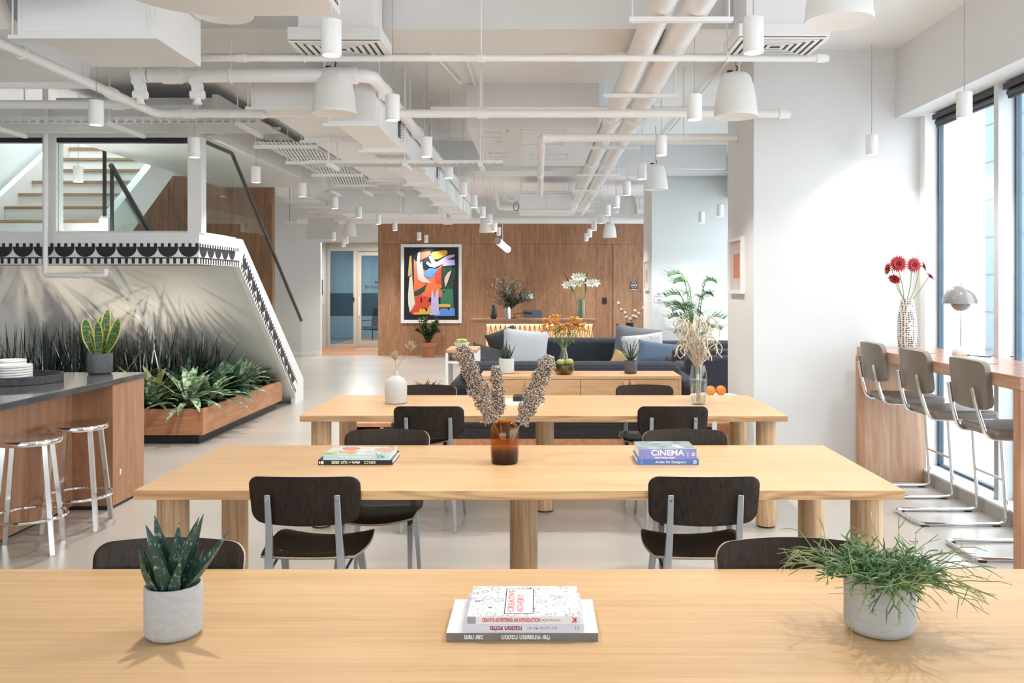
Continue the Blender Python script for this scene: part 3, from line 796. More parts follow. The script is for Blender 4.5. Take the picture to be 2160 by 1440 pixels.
# ------------------------------------------------------------------ pots and plants on the tables
CONC = paint('light_concrete', (.40,.40,.395), .8, var=.07, scale=45, bump=.12, bscale=90, stretch=(1,1,2.2))
SOIL = paint('dark_soil', (.022,.018,.016), .95, var=.6, scale=160, bump=.8, bscale=150)
def pot(t, r, h, mat, rim=.007, base=.8, name='pot', soil=True, rr=None):
    rr = rr or r*.28
    prof = [(0.001,0)] + [(r-rr+math.sin(a)*rr, rr-math.cos(a)*rr) for a in [PI/2*i/6 for i in range(7)]] + [(r,h*.96),(r-.0015,h),(r-rim+.0015,h),(r-rim,h*.98),(r-rim,h*.62),(.001,h*.62)]
    MB().lathe(prof, n=40).build(name, mat, t)
    if soil:
        MB().lathe([(.001,h*.80),(r-rim-.0005,h*.80),(r-rim-.0005,h*.86),(r*.5,h*.895),(.001,h*.90)], n=28).build('soil', SOIL, t)
ALOE = leafy('spotted_aloe_leaf', (.022,.060,.042), (.27,.38,.27), 130, .45, (.58,.66), (1,1,.6))
t = thing('potted_aloe', 'spotted dark green aloe in a light concrete pot on the nearest table', 'potted plant', (-.862,2.075,TH))
pot(t, .0655, .122, CONC)
pf = lambda q: (1-q**1.6)**.9*(.8+.4*min(1,q*4))
for az,tl,L_,W_,dr,x,y in ((PI*1.02,.20,.160,.036,.15,-.024,.0),(-.15,.78,.185,.040,-.22,.024,-.012),(-.35,.42,.205,.046,.05,.0,-.026),(2.5,.42,.175,.038,.0,-.012,.012),
    (PI*1.0,.50,.105,.040,-.25,-.024,-.012),(-1.9,.22,.145,.044,.25,-.012,-.030),(.5,.22,.175,.036,.05,.022,.012),(-.2,.32,.11,.028,.2,.034,0),(1.4,.06,.150,.034,.1,-.002,.016),(3.9,.62,.125,.042,-.50,-.020,-.028),(2.9,.34,.135,.036,-.05,-.028,.005),(-.9,.55,.10,.034,-.3,.018,-.034)):
    MB().blade((x,y,.108), az, tl, L_, W_, dr, .5, 9, pf, thick=W_*.28, roll=.75*math.cos(az)).build('leaf', ALOE, t)
RHIP = leafy('green_rhipsalis_stem', (.050,.125,.050), (.20,.31,.12), 30, .5, (.38,.66))
t = thing('potted_trailing_cactus', 'bushy trailing green stick cactus in a concrete pot on the nearest table', 'potted plant', (.815,2.105,TH))
pot(t, .0815, .138, CONC, .008)
rg = random.Random(5); rb = MB(); tips = MB()
def twig(mb, p, d, L_, depth, r):
    e = p + d*L_*.5 + Vector((0,0,-.02*L_)); e2 = e + (d + Vector((rg.uniform(-.25,.25), rg.uniform(-.25,.25), rg.uniform(-.35,.05)))).normalized()*L_*.5
    if e2.z < .004: e2.z = .004 + rg.random()*.01
    if (e2.xy.length < .088 and e2.z < .125) : e2 = Vector((e2.x*1.2, e2.y*1.2, .135))
    mb.tube([p,e,e2], [r,r*.95,r*.6 if depth == 0 else r*.8], 5)
    if depth > 0:
        for k in range(2):
            nd = (d*1.0 + Vector((rg.uniform(-.9,.9), rg.uniform(-.9,.9), rg.uniform(-.75,.30)))).normalized()
            twig(mb, e2, nd, L_*rg.uniform(.55,.85), depth-1, r*.8)
for k in range(230):
    a = rg.uniform(0, 2*PI); rr = .070*math.sqrt(rg.random())
    out = rg.uniform(.1,1.5)
    d = Vector((math.cos(a)*out, math.sin(a)*out, rg.uniform(.3,1.15))).normalized()
    twig(rb, Vector((math.cos(a)*rr, math.sin(a)*rr, .122)), d, rg.uniform(.024,.050), rg.choice((2,2,1,3)), rg.uniform(.0022,.0034))
for k in range(36):   # longer trailing arms over the rim
    a = rg.uniform(0, 2*PI); d = Vector((math.cos(a)*1.1, math.sin(a)*.9, rg.uniform(.05,.7))).normalized()
    twig(tips, Vector((math.cos(a)*.066, math.sin(a)*.066, .128)), d, rg.uniform(.07,.10), 2, .0016)
rb.build('stems', RHIP, t)
tips.build('trailing_stems', leafy('yellow_green_stem', (.10,.15,.035), (.24,.28,.09), 10, .45), t)

# amber vase with dried seed heads
def amber():
    m, nt, b_ = _new('amber_glass'); N = nt.nodes; L = nt.links
    tc = N.new('ShaderNodeTexCoord'); sp_ = N.new('ShaderNodeSeparateXYZ'); L.new(tc.outputs['Object'], sp_.inputs[0])
    r = N.new('ShaderNodeValToRGB'); mr = N.new('ShaderNodeMapRange'); mr.inputs[1].default_value = 0; mr.inputs[2].default_value = .195
    L.new(sp_.outputs[2], mr.inputs[0]); L.new(mr.outputs[0], r.inputs[0])
    e = r.color_ramp.elements; e[0].position = .05; e[0].color = (.34,.25,.27,1); e[1].position = .95; e[1].color = (.96,.72,.38,1)
    for p_,c_ in ((.25,(.50,.38,.34,1)),(.42,(.88,.66,.42,1))):
        q = r.color_ramp.elements.new(p_); q.color = c_
    tr = N.new('ShaderNodeBsdfTransparent'); gl = N.new('ShaderNodeBsdfGlossy'); gl.inputs['Roughness'].default_value = .02
    L.new(r.outputs[0], tr.inputs[0])
    fr = two_sided_fresnel(N, L, 1.5); mx = N.new('ShaderNodeMixShader')
    L.new(fr.outputs[0], mx.inputs[0]); L.new(tr.outputs[0], mx.inputs[1]); L.new(gl.outputs[0], mx.inputs[2]); L.new(mx.outputs[0], N['Material Output'].inputs[0])
    N.remove(b_)
    return m
t = thing('amber_vase', 'amber brown glass vase holding dried seed heads on the middle table', 'vase', (-.160,4.10,TH))
R_ = .067; H_ = .195
prof = [(.001,0),(R_*.86,0),(R_*.93,.006),(R_*.97,.05),(R_,.10),(R_*.99,.145),(R_*.90,.172),(R_*.72,.186),(R_*.55,.190),(R_*.50,H_),(R_*.47,H_),(R_*.50,.186),(R_*.70,.180),(R_*.92,.145),(R_*.94,.10),(R_*.9,.05),(R_*.84,.012),(.001,.010)]
MB().lathe(prof, n=40).build('glass_body', amber(), t)
STALK = paint('dry_stalk', (.33,.20,.10), .7, var=.2, scale=60)
SEEDM = leafy('dry_seed_head', (.020,.014,.012), (.66,.53,.43), 260, .8, (.47,.53))
rg = random.Random(11)
for lab,tip,base,fat,L0 in (('tall dry seed head leaning towards the staircase in the amber vase', (-.365,4.09,1.285),(-.135,4.10,.76),.047,.36),
        ('short upright dry seed head in the middle of the amber vase', (-.205,4.16,1.185),(-.165,4.115,.76),.031,.50),
        ('dry seed head leaning towards the window in the amber vase', (.052,4.08,1.24),(-.165,4.09,.76),.047,.38)):
    tip = Vector(tip); base = Vector(base)
    s_ = thing('dried_seed_head', lab, 'dried flower', base, 0, 'dried seed heads in the amber vase')
    v = tip - base
    mid = v*.5 + Vector((0, 0, -.012))
    axis = curve_pts([Vector((0,0,0)), mid, v], 12)
    MB().tube(axis, .0028, 6).build('stalk', STALK, s_)
    mb = MB(); n_ = len(axis)
    for k in range(int(2600*(fat/.05)**1.3)):
        q = L0 + (1-L0)*rg.random(); i = min(n_-2, int(q*(n_-1)))
        p_ = axis[i].lerp(axis[i+1], q*(n_-1)-i)
        lump = 1 + .14*math.sin(q*47 + 2*fat*100) + .1*math.sin(q*23)
        rad = fat*(.25+.75*math.sin(PI*min(1,(q-L0)/(1-L0)*.72+.18))**.8)*lump*math.sqrt(rg.random())
        a = rg.uniform(0,2*PI); t_ = v.normalized(); u_ = t_.orthogonal().normalized(); w_ = t_.cross(u_)
        mb.ico(p_ + u_*math.cos(a)*rad + w_*math.sin(a)*rad, rg.uniform(.0028,.0050))
    sd = mb.build('seeds', SEEDM, s_, smooth=False)
# white bottle vase and dried poppies
t = thing('bottle_vase', 'matte white ceramic bottle vase on the far table', 'vase', (-1.010,6.21,TH))
MB().lathe([(.001,0),(.066,0),(.074,.006),(.077,.05),(.078,.11),(.074,.145),(.058,.172),(.030,.188),(.0175,.196),(.016,.230),(.017,.236),(.013,.236),(.012,.20),(.001,.19)], n=36).build('ceramic_body', paint('chalky_ceramic', (.50,.49,.48), .8, var=.05, scale=50), t)
DRY = leafy('dry_straw', (.38,.26,.15), (.62,.49,.34), 120, .8)
for lab,dx,dz,tw in (('dry straw flower tuft standing upright in the white bottle vase', -.006,.10,0),('dry straw flower tuft leaning right from the white bottle vase',.105,.17,.7)):
    s_ = thing('dried_flower', lab, 'dried flower', (-1.010,6.21,TH+.20), 0, 'dried tufts in the white bottle vase')
    MB().tube(curve_pts([(0,0,0),(dx*.3,0,dz*.55),(dx,0,dz)], 5), .0016, 5).build('stalk', STALK, s_)
    mb = MB()
    for k in range(70):
        a = rg.uniform(0,6.28); mb.blade((dx,0,dz), a, rg.uniform(.05,1.0)+0, rg.uniform(.05,.085), .006, rg.uniform(-.6,.4), .2, 4)
    mb.build('tuft', DRY, s_, smooth=False)
# clear barrel vase with curly bleached grass
WATER = clear('clear_water', (.96,.97,.96), .7, 0, 1.33)
VGL = clear('vase_glass', (.93,.95,.95), 1.2, 0, 1.5)
t = thing('glass_vase', 'clear barrel shaped glass vase half full of water on the far table', 'vase', (1.115,6.15,TH))
MB().lathe([(.001,0),(.043,0),(.045,.004),(.052,.06),(.061,.14),(.060,.19),(.050,.25),(.045,.272),(.043,.272),(.047,.25),(.057,.19),(.058,.14),(.049,.06),(.042,.012),(.001,.010)], n=32).build('glass_body', VGL, t)
MB().lathe([(.001,.0105),(.0418,.013),(.0485,.06),(.0572,.135),(.057,.172),(.001,.172)], n=32).build('water', WATER, t)
BLEACH = leafy('bleached_grass', (.44,.37,.26), (.66,.60,.48), 50, .7)
t = thing('bleached_grass', 'bunch of curly bleached grass in the clear glass vase', 'dried flower', (1.115,6.15,TH+.02))
mb = MB(); st_ = MB(); rg = random.Random(3)
for k in range(60):
    a = rg.uniform(0,6.28); lean = rg.uniform(.05,.30); top = rg.uniform(.36,.60)
    b0 = Vector((math.cos(a)*.012, math.sin(a)*.012, 0)); m0 = Vector((math.cos(a)*.020, math.sin(a)*.020, .24)); e0 = Vector((math.cos(a)*lean*.40-.02*1, math.sin(a)*lean*.40, top))
    if k < 16: st_.tube([b0,m0], .002, 5)
    h_ = Vector((math.cos(a),math.sin(a),0))
    mb.tube(curve_pts([m0, m0.lerp(e0,.5)+Vector((rg.uniform(-.02,.02),0,.02)), e0, e0 + h_*.03 + Vector((0,0,.015)), e0 + h_*.055 + Vector((rg.uniform(-.02,.02),0,-.03)), e0+h_*.05+Vector((rg.uniform(-.03,.03),rg.uniform(-.02,.02),-.075))], 4), [.0022]*8+[.0042]*10+[.0035]*3, 5)
mb.build('curls', BLEACH, t); st_.build('stalks', BLEACH, t)

# ------------------------------------------------------------------ window bar, bar stools
bc = thing('bar_counter', 'pinkish wood bar counter with end panels along the window', 'counter', (2.83,5.9,0))
MB().box(-.27,-1.22,1.005,.30,1.19,1.08).build('worktop', BARWOOD, bc, bevel=.004)
MB().box(-.27,1.14,0,.27,1.19,1.005).build('end_panel', PALEWOOD, bc, bevel=.003)
MB().box(-.275,1.13,0,-.225,1.20,1.005).build('end_panel_edge', CHERRY, bc, bevel=.003)
MB().box(-.27,-1.22,0,.27,-1.15,1.005).build('end_panel', CHERRY, bc, bevel=.003)
MB().box(.20,-1.15,.93,.24,1.14,1.005).build('rear_rail', BARWOOD, bc)
for y_ in (.55,-.32):
    g = MB().box(-.05,y_-.11,1.0802,.03,y_+.11,1.0815).build('socket_flap', paint('dark_bronze', (.05,.045,.04), .4) if y_ > 0 else bpy.data.materials['dark_bronze'], bc, smooth=False)
    MB().box(-.046,y_-.104,1.0816,.026,y_+.104,1.0822).build('flap_inset', BARWOOD, g, smooth=False)
TAUPE = paint('taupe_leather', (.175,.145,.115), .42, var=.05, scale=30, bump=.05, bscale=250)
TAUPES = paint('grey_taupe_leather', (.20,.175,.15), .42, var=.05, scale=30)
def bar_stool(label):
    t = thing('bar_stool', label, 'stool', (0,0,0), -PI/2, 'leather bar stools at the window bar')
    w_ = .19
    L1 = [(-w_+.045,-.285,.985),(-w_+.035,-.262,.86),(-w_+.02,-.215,.70),(-w_,.17,.685),(-w_,.245,.66),(-w_,.285,.03),(-w_,.24,.0145),(-w_,-.29,.0145)]
    R1 = [(-x,y,z) for x,y,z in L1[::-1]]
    path = fillet(L1 + R1, .055, 5)
    MB().tube(path, .0125, 10).build('tube_frame', CHROME, t)
    MB().cyl((-w_,.267,.30),(w_,.267,.30),.009,n=10).build('footrest', CHROME, t)
    for sx in (-1,1):
        for y_ in (-.25,.215):
            MB().box(sx*w_-.016,y_-.022,0,sx*w_+.016,y_+.022,.008).build('glide', BLACK, t)
    MB().box(-.215,-.185,.700,.215,.225,.752).build('seat', TAUPES, t, bevel=.022, seg=4)
    def bk(u, v, off):
        x, zz = rrect(u, v, .212, .142, .05); z = 1.0 + zz - .004*u*u*v
        return (x, -.25 + off + .03*(x/.21)**2 - .10*(z-1.0), z)
    m = MB().grid(lambda u,v: bk(u,v,0), 16, 16).build('backrest', TAUPE, t, recalc=False)
    sd = m.modifiers.new('thickness','SOLIDIFY'); sd.thickness = .042; sd.offset = 0
    bv = m.modifiers.new('edge','BEVEL'); bv.width = .014; bv.segments = 3; bv.limit_method = 'ANGLE'; bv.angle_limit = 1.0
    return t
bs0 = bar_stool('leather bar stool farthest along the window bar, below the red gerberas')
bs0.location = (2.765,6.67,0)
copy_thing(bs0, (2.765,5.925,0), None, 'leather bar stool between the other two at the window bar')
copy_thing(bs0, (2.765,5.18,0), None, 'leather bar stool nearest the viewer at the window bar')

# dotted vase and gerberas
def dotted():
    m, nt, b_ = _new('dotted_ceramic'); N = nt.nodes; L = nt.links; b_.inputs['Roughness'].default_value = .45
    tc = N.new('ShaderNodeTexCoord'); vo = N.new('ShaderNodeTexVoronoi'); vo.inputs['Scale'].default_value = 58; vo.inputs['Randomness'].default_value = .3
    L.new(tc.outputs['Object'], vo.inputs['Vector'])
    r = N.new('ShaderNodeValToRGB'); e = r.color_ramp.elements; e[0].position = .36; e[0].color = (.07,.055,.045,1); e[1].position = .42; e[1].color = (.72,.70,.67,1)
    L.new(vo.outputs[0], r.inputs[0]); L.new(r.outputs[0], b_.inputs['Base Color'])
    return m
t = thing('dotted_vase', 'tall white ceramic vase with dark dots on the window bar', 'vase', (2.90,6.93,1.08))
MB().lathe([(.001,0),(.058,0),(.066,.01),(.072,.08),(.073,.16),(.069,.24),(.058,.32),(.046,.365),(.046,.385),(.042,.385),(.042,.36),(.001,.34)], n=36).build('ceramic_body', dotted(), t)
RED = paint('gerbera_red', (.42,.008,.016), .5, var=.25, scale=60); REDD = paint('gerbera_centre', (.10,.006,.008), .7, var=.5, scale=300)
GSTEM = paint('fresh_green_stem', (.16,.26,.06), .5, var=.15, scale=30)
for i,(px,py,Y_,nx,ny,nz,r_,lab) in enumerate(((1894,557,6.86,-.1,-1,.15,.068,'large red gerbera facing us above the dotted vase'),(1927,559,6.90,.05,-1,.05,.060,'red gerbera with dark centre facing us, right of the largest bloom'),
     (1948,562,7.02,.9,-.3,.3,.048,'red gerbera turned sideways at the back of the dotted vase'),(1962,583,6.95,.5,-.35,.6,.050,'red gerbera drooping lowest towards the lamp'),
     (1873,567,6.99,-1,-.1,.1,.050,'red gerbera seen edge on at the pier side of the bunch'),(1887,588,6.88,-.5,-.5,-.6,.050,'red gerbera nodding downwards under the largest bloom'))):
    c_ = at(px,py,Y_); n_ = Vector((nx,ny,nz)).normalized()
    s_ = thing('gerbera', lab, 'flower', (2.90,6.93,1.42), 0, 'red gerberas in the dotted vase')
    cl_ = c_ - Vector((2.90,6.93,1.42))
    MB().tube(curve_pts([Vector(((i-2.5)*.008,.01*(i%2),-.02)), cl_*.5 + Vector((0,0,-.01)), cl_ - n_*.03, cl_ - n_*.004], 6), .0032, 6).build('stem', GSTEM, s_)
    u_ = n_.orthogonal().normalized(); w_ = n_.cross(u_); pm = MB()
    for ring,(cnt,rr,lift) in enumerate(((22,1.0,.12),(20,.8,.28),(16,.55,.5))):
        for k in range(cnt):
            a = 2*PI*(k+.5*ring)/cnt + rg.uniform(-.05,.05); d_ = u_*math.cos(a)+w_*math.sin(a); s2 = n_.cross(d_)
            R2 = r_*rr*rg.uniform(.93,1.05); wd = r_*.12
            p0 = cl_ + d_*r_*.15; p1 = cl_ + d_*R2*.65 + n_*lift*r_*.45; p2 = cl_ + d_*R2 + n_*lift*r_*.55
            pm.add([p0-s2*wd*.5, p0+s2*wd*.5, p1+s2*wd, p1-s2*wd, p2+s2*wd*.35, p2-s2*wd*.35], [(0,1,2,3),(3,2,4,5)])
    pm.build('petals', RED, s_, smooth=False)
    hd = MB()
    hd.tube([cl_-n_*.004, cl_+n_*.006, cl_+n_*.009], [r_*.30,r_*.26,r_*.12], 14); hd.build('flower_centre', REDD, s_)
# mushroom lamp
t = thing('table_lamp', 'glossy grey dome table lamp glowing warm on the window bar', 'lamp', (2.985,6.22,1.08))
LGR = paint('glossy_warm_grey', (.25,.245,.235), .12, var=.01, coat=.6)
MB().lathe([(.001,0),(.058,0),(.060,.012),(.054,.034),(.036,.052),(.014,.062),(.001,.064)], n=32).build('base', paint('glossy_pale_beige', (.66,.62,.56), .15, coat=.5), t)
MB().cyl((0,0,.05),(0,0,.33),.0065,n=12).build('stem', CHROME, t)
dome = [(.124,.362),(.122,.385),(.110,.425),(.088,.458),(.055,.482),(.018,.492),(.001,.493)]
MB().lathe(dome + [(.001,.487),(.052,.476),(.085,.452),(.106,.421),(.117,.384),(.119,.362)], n=40).build('lamp_shade', LGR, t)
MB().lathe([(.001,.308),(.030,.312),(.052,.326),(.066,.348),(.069,.366),(.062,.366),(.001,.364)], n=32).build('lower_bowl', LGR, t)
MB().lathe([(.001,.492),(.006,.494),(.008,.503),(.001,.509)], n=12).build('finial', CHROME, t)
MB().sphere((0,0,.385), .03).build('bulb', glow('lamp_bulb', (1,.80,.55), 14), t)
MB().tube(curve_pts([(.02,-.05,.004),(.05,-.16,.003),(.10,-.20,.003),(.16,-.12,.003),(.26,-.2,.003)], 6), .003, 6).build('cable', BLKMET, t)

# ------------------------------------------------------------------ kitchen island, stools, things on it
XI = -2.98
ki = thing('kitchen_island', 'cherry wood kitchen island with a glossy grey stone top', 'kitchen island', (-3.6,5.2,0))
STONE = paint('polished_grey_stone', (.10,.10,.105), .06, var=.35, scale=3, spec=.8)
KI = Matrix.Translation((3.6,-5.2,0))
def kp(nm, mb, mat, **kw):
    o = mb.build(nm, mat, ki, **kw); o.matrix_parent_inverse = KI; return o
kp('worktop', MB().box(-4.6,1.6,.872,XI,6.69,.912), STONE, bevel=.003)
kp('end_block', MB().box(-4.5,6.18,.02,XI-.015,6.67,.872), CHERRY, bevel=.002)
kp('front_panel', MB().box(-3.35,1.7,.02,-3.28,6.18,.872), CHERRY, smooth=False)
kp('back_panel', MB().box(-4.5,1.7,.02,-4.45,6.18,.872), CHERRY, smooth=False)
kp('plinth', MB().box(-4.45,1.7,0,-3.32,6.15,.02).box(-4.45,6.15,0,XI-.03,6.64,.02), BLACK, smooth=False)
kp('socket', MB().box(XI-.03,6.28,.22,XI-.012,6.30,.26), W_PLAST, smooth=False)
def metal_stool(loc, rz, label):
    t = thing('metal_stool', label, 'stool', loc, rz, 'polished metal stools at the kitchen island')
    MB().lathe([(.001,.632),(.165,.632),(.178,.636),(.181,.642),(.181,.660),(.176,.667),(.150,.666),(.10,.659),(.001,.656)], n=48).build('seat', CHROME, t)
    for k in range(4):
        a = PI/4 + k*PI/2; c_, s_ = math.cos(a), math.sin(a)
        MB().tube([(c_*.150,s_*.150,.635),(c_*.225,s_*.225,.0)], .0185, 4, phase=PI/4).build('leg', ALU, t, angle=20)
    MB().tube([(math.cos(2*PI*i/40)*.205, math.sin(2*PI*i/40)*.205, .205) for i in range(40)], .0105, 8, True).build('foot_ring', CHROME, t)
    return t
ms = metal_stool((-3.03,5.22,0), .32, 'shiny metal stool at the kitchen island, nearer the viewer and cut by the frame edge')
copy_thing(ms, (-3.01,5.74,0), .18, 'shiny metal stool farther along the kitchen island beside its end block')
# snake plant
t = thing('potted_snake_plant', 'yellow edged snake plant in a dark grey pot on the kitchen island', 'potted plant', (-3.275,6.56,.912))
DGREY = paint('dark_grey_concrete', (.085,.088,.095), .6, var=.15, scale=30)
pot(t, .087, .155, DGREY, .008, rr=.022)
SNK = leafy('snake_leaf', (.025,.075,.025), (.13,.22,.06), 34, .4, (.45,.6), (.5,.5,3.0)); SNY = paint('snake_leaf_edge', (.52,.48,.10), .45, var=.15)
sp_f = lambda q: (.45+.9*q) if q < .5 else max(0,.9*math.sqrt(max(0,1-((q-.5)/.5)**2.2)))
for az,tl,L_,W_,dr in ((2.9,.62,.30,.075,-.55),(.15,.60,.30,.078,-.50),(.9,.10,.34,.068,.05),(2.2,.12,.27,.062,.1),(-1.5,.08,.26,.058,.05),(-.6,.22,.22,.06,.2),(3.8,.25,.20,.05,.1),(1.8,.05,.29,.05,0)):
    lf_ = MB().blade((math.cos(az)*.015,math.sin(az)*.015,.12), az, tl, L_*1.08, W_*1.3, dr, .22, 10, sp_f, twist=.3, roll=1.1*math.cos(az)).build('leaf', SNY, t)
    i_ = MB().blade((math.cos(az)*.015,math.sin(az)*.015-.002,.12), az, tl, L_*1.06, W_*.98, dr, .22, 10, sp_f, twist=.3, roll=1.1*math.cos(az)).build('leaf_centre', SNK, lf_)
    i2 = MB().blade((math.cos(az)*.015,math.sin(az)*.015+.002,.12), az, tl, L_*1.06, W_*.98, dr, .22, 10, sp_f, twist=.3, roll=1.1*math.cos(az)).build('leaf_centre', SNK, lf_)
# trays and plates
t = thing('round_tray', 'round charcoal wooden tray on the kitchen island', 'tray', (-3.56,5.98,.912))
MB().lathe([(.001,0),(.285,0),(.29,.004),(.29,.056),(.280,.056),(.279,.012),(.001,.012)], n=56).build('tray_body', wood('charcoal_wood', (.03,.032,.035), (.075,.075,.08), 'x', .5, 30), t)
WCER = paint('white_glazed_ceramic', (.80,.79,.76), .3, var=.015)
def plates(loc, r, n, lab):
    for k in range(n):
        p = thing('plate', '%s plate of the white stack %s' % (['lowest','second','third','fourth','fifth','sixth','seventh','eighth'][k] if k < n-1 else 'topmost', lab), 'plate', (loc[0],loc[1],loc[2]+k*.0165), 0, 'white plates ' + lab)
        MB().lathe([(.001,0),(r*.96,0),(r,.003),(r,.0145),(r*.98,.0158),(r*.93,.012),(.001,.0115)], n=44).build('plate_body', WCER, p)
plates((-3.545,5.90,.9245), .13, 7, 'at the front of the tray')
plates((-3.68,6.11,.9245), .105, 8, 'at the back of the tray')

# ------------------------------------------------------------------ planter with uplight
pl = thing('planter_box', 'long low cherry wood planter box on a black plinth under the stairs', 'planter', (-4.6,10.2,0))
PI_ = Matrix.Translation((4.6,-10.2,0))
def pp_(nm, mb, mat, **kw):
    o = mb.build(nm, mat, pl, **kw); o.matrix_parent_inverse = PI_; return o
X0, X1, Y0, Y1 = -6.05, -3.325, 8.70, 11.34
pp_('front_board', MB().box(X0,Y0,.095,X1,Y0+.03,.353), CHERRYX if False else wood('planter_front', srgb(164,108,74), srgb(194,140,102), 'x', .4, 14), smooth=False)
pp_('side_board', MB().box(X1-.03,Y0+.03,.095,X1,Y1,.353), CHERRYX, smooth=False)
pp_('back_board', MB().box(X0,Y1,.095,X1,Y1+.03,.353), CHERRYX, smooth=False)
pp_('soil', MB().box(X0,Y0+.03,.095,X1-.03,Y1,.30), SOIL, smooth=False)
pp_('plinth', MB().box(X0,Y0+.06,0,X1-.06,Y1-.02,.095), BLACK, smooth=False)
AGL = leafy('variegated_leaf', (.062,.150,.060), (.44,.52,.35), 26, .4, (.44,.60), (1,1,1))
AGL2 = leafy('dark_glossy_leaf', (.030,.085,.042), (.16,.25,.15), 30, .35, (.45,.65))
UPLIT_LEAF = leafy('uplit_yellow_leaf', (.45,.45,.14), (.66,.64,.32), 20, .45)  # yellow glow of the planter uplight painted into the leaf colour
rg = random.Random(21)
agp = lambda q: math.sin(PI*(.10+.90*q))**.8
spots = []
for i in range(7): spots.append((-3.52 + rg.uniform(-.05,.04), 8.90+i*.385+rg.uniform(-.05,.05)))
for i in range(7): spots.append((-3.98 + rg.uniform(-.08,.08), 8.90+i*.38+rg.uniform(-.06,.06)))
for i in range(4): spots.append((-4.42 + rg.uniform(-.08,.08), 8.92+i*.38+rg.uniform(-.06,.06)))
ords = ['first','second','third','fourth','fifth','sixth','seventh']
for i,(x,y) in enumerate(spots):
    row = 'along the front edge of the planter' if i < 7 else ('in the middle row of the planter' if i < 14 else 'in the inner planter row behind the island')
    n_i = i if i < 7 else (i-7 if i < 14 else i-14)
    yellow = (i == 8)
    t = thing('leafy_plant', ('leafy plant in the planter with yellow uplight painted into its leaves' if yellow else '%s leafy plant from the front %s' % (ords[n_i], row)), 'plant', (x,y,.32), rg.uniform(0,6), 'leafy plants in the planter')
    mb = MB()
    for k in range(36 if i < 7 else 30):
        az = rg.uniform(0,6.28); tl = rg.uniform(.15,1.4)
        mb.blade((math.cos(az)*.02,math.sin(az)*.02,rg.uniform(.0,.10)), az, tl, rg.uniform(.30,.50)*(1.0 if tl > .5 else .95), rg.uniform(.06,.095), rg.uniform(.45,1.3), .25, 6, agp)
    if y > 10.5: t.scale = (.68,)*3
    mb.build('leaves', UPLIT_LEAF if yellow else (AGL if rg.random() < .75 else AGL2), t)
    MB().cyl((0,0,0),(0,0,.12),.012,n=6).build('stem', GSTEM, t)
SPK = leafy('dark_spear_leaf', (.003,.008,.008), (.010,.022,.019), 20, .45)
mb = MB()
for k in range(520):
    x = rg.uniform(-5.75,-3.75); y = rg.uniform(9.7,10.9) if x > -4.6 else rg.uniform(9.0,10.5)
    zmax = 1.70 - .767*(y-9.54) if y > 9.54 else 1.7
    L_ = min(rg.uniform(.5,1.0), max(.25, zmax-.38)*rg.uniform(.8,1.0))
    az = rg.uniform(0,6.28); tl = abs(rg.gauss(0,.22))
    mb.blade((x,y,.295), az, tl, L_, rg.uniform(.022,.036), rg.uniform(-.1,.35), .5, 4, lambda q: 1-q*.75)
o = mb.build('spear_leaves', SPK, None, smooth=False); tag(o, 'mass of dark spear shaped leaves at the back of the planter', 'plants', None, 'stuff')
def lamp(kind, loc, energy, col, parent=None, size=.05, target=None, angle=1.2, blend=.5):
    l = bpy.data.lights.new(kind.lower() + '_light', kind); l.energy = energy; l.color = col
    if kind == 'SPOT': l.spot_size = angle; l.spot_blend = blend; l.shadow_soft_size = size
    elif kind == 'POINT': l.shadow_soft_size = size
    elif kind == 'AREA': l.size = size
    o = bpy.data.objects.new(l.name, l); C.objects.link(o); o.location = loc
    if parent: o.parent = parent
    if target is not None: o.rotation_euler = (Vector(target)-Vector(loc)).to_track_quat('-Z','Y').to_euler()
    return o
for x,y,tx,lab in ((-4.15,9.25,-4.5,'small black garden spotlight among the leaves in the planter'),(-5.4,9.1,-5.3,'small black garden spotlight at the hidden end of the planter')):
    u = thing('garden_spotlight', lab, 'lamp', (x,y,.30))
    MB().cyl((0,0,0),(0,0,.12),.008,n=8).build('spike', BLACK, u)
    MB().cyl((0,-.03,.13),(0,.05,.19),.03,.036,n=16).build('housing', BLACK, u)
    MB().cyl((0,.051,.1915),(0,.053,.193),.032,n=16).build('lens', glow('uplight_lens_%d' % int(-x*10), (1,.86,.62), 12), u)
    lamp('SPOT', (x,y+.09,.52), 24, (1,.88,.70), None, .02, (tx,y+1.1,1.55), 2.0, .8)
# ------------------------------------------------------------------ lounge
def fabric(name, col, sc=90, var=.25, bump=.3, rough=.9):
    return paint(name, col, rough, var=var, scale=sc, bump=bump, bscale=sc*2)
def knit(name, c1, c2, s):
    m, nt, b_ = _new(name); N = nt.nodes; L = nt.links; b_.inputs['Roughness'].default_value = .9
    tc = N.new('ShaderNodeTexCoord'); vo = N.new('ShaderNodeTexVoronoi'); vo.inputs['Scale'].default_value = s; vo.inputs['Randomness'].default_value = .12
    L.new(tc.outputs['Object'], vo.inputs['Vector'])
    r = N.new('ShaderNodeValToRGB'); e = r.color_ramp.elements; e[0].position = .25; e[0].color = rgba(c2); e[1].position = .5; e[1].color = rgba(c1)
    L.new(vo.outputs[0], r.inputs[0]); L.new(r.outputs[0], b_.inputs['Base Color'])
    bp = N.new('ShaderNodeBump'); bp.inputs['Strength'].default_value = .5; bp.inputs['Distance'].default_value = .01; L.new(vo.outputs[0], bp.inputs['Height']); L.new(bp.outputs[0], b_.inputs['Normal'])
    return m
NAVYK = knit('navy_knitted_fabric', (.028,.034,.046), (.010,.012,.018), 34)
NAVY = fabric('navy_wool', (.020,.024,.034), 60)
PURP = fabric('dark_plum_fabric', (.034,.028,.040), 70)
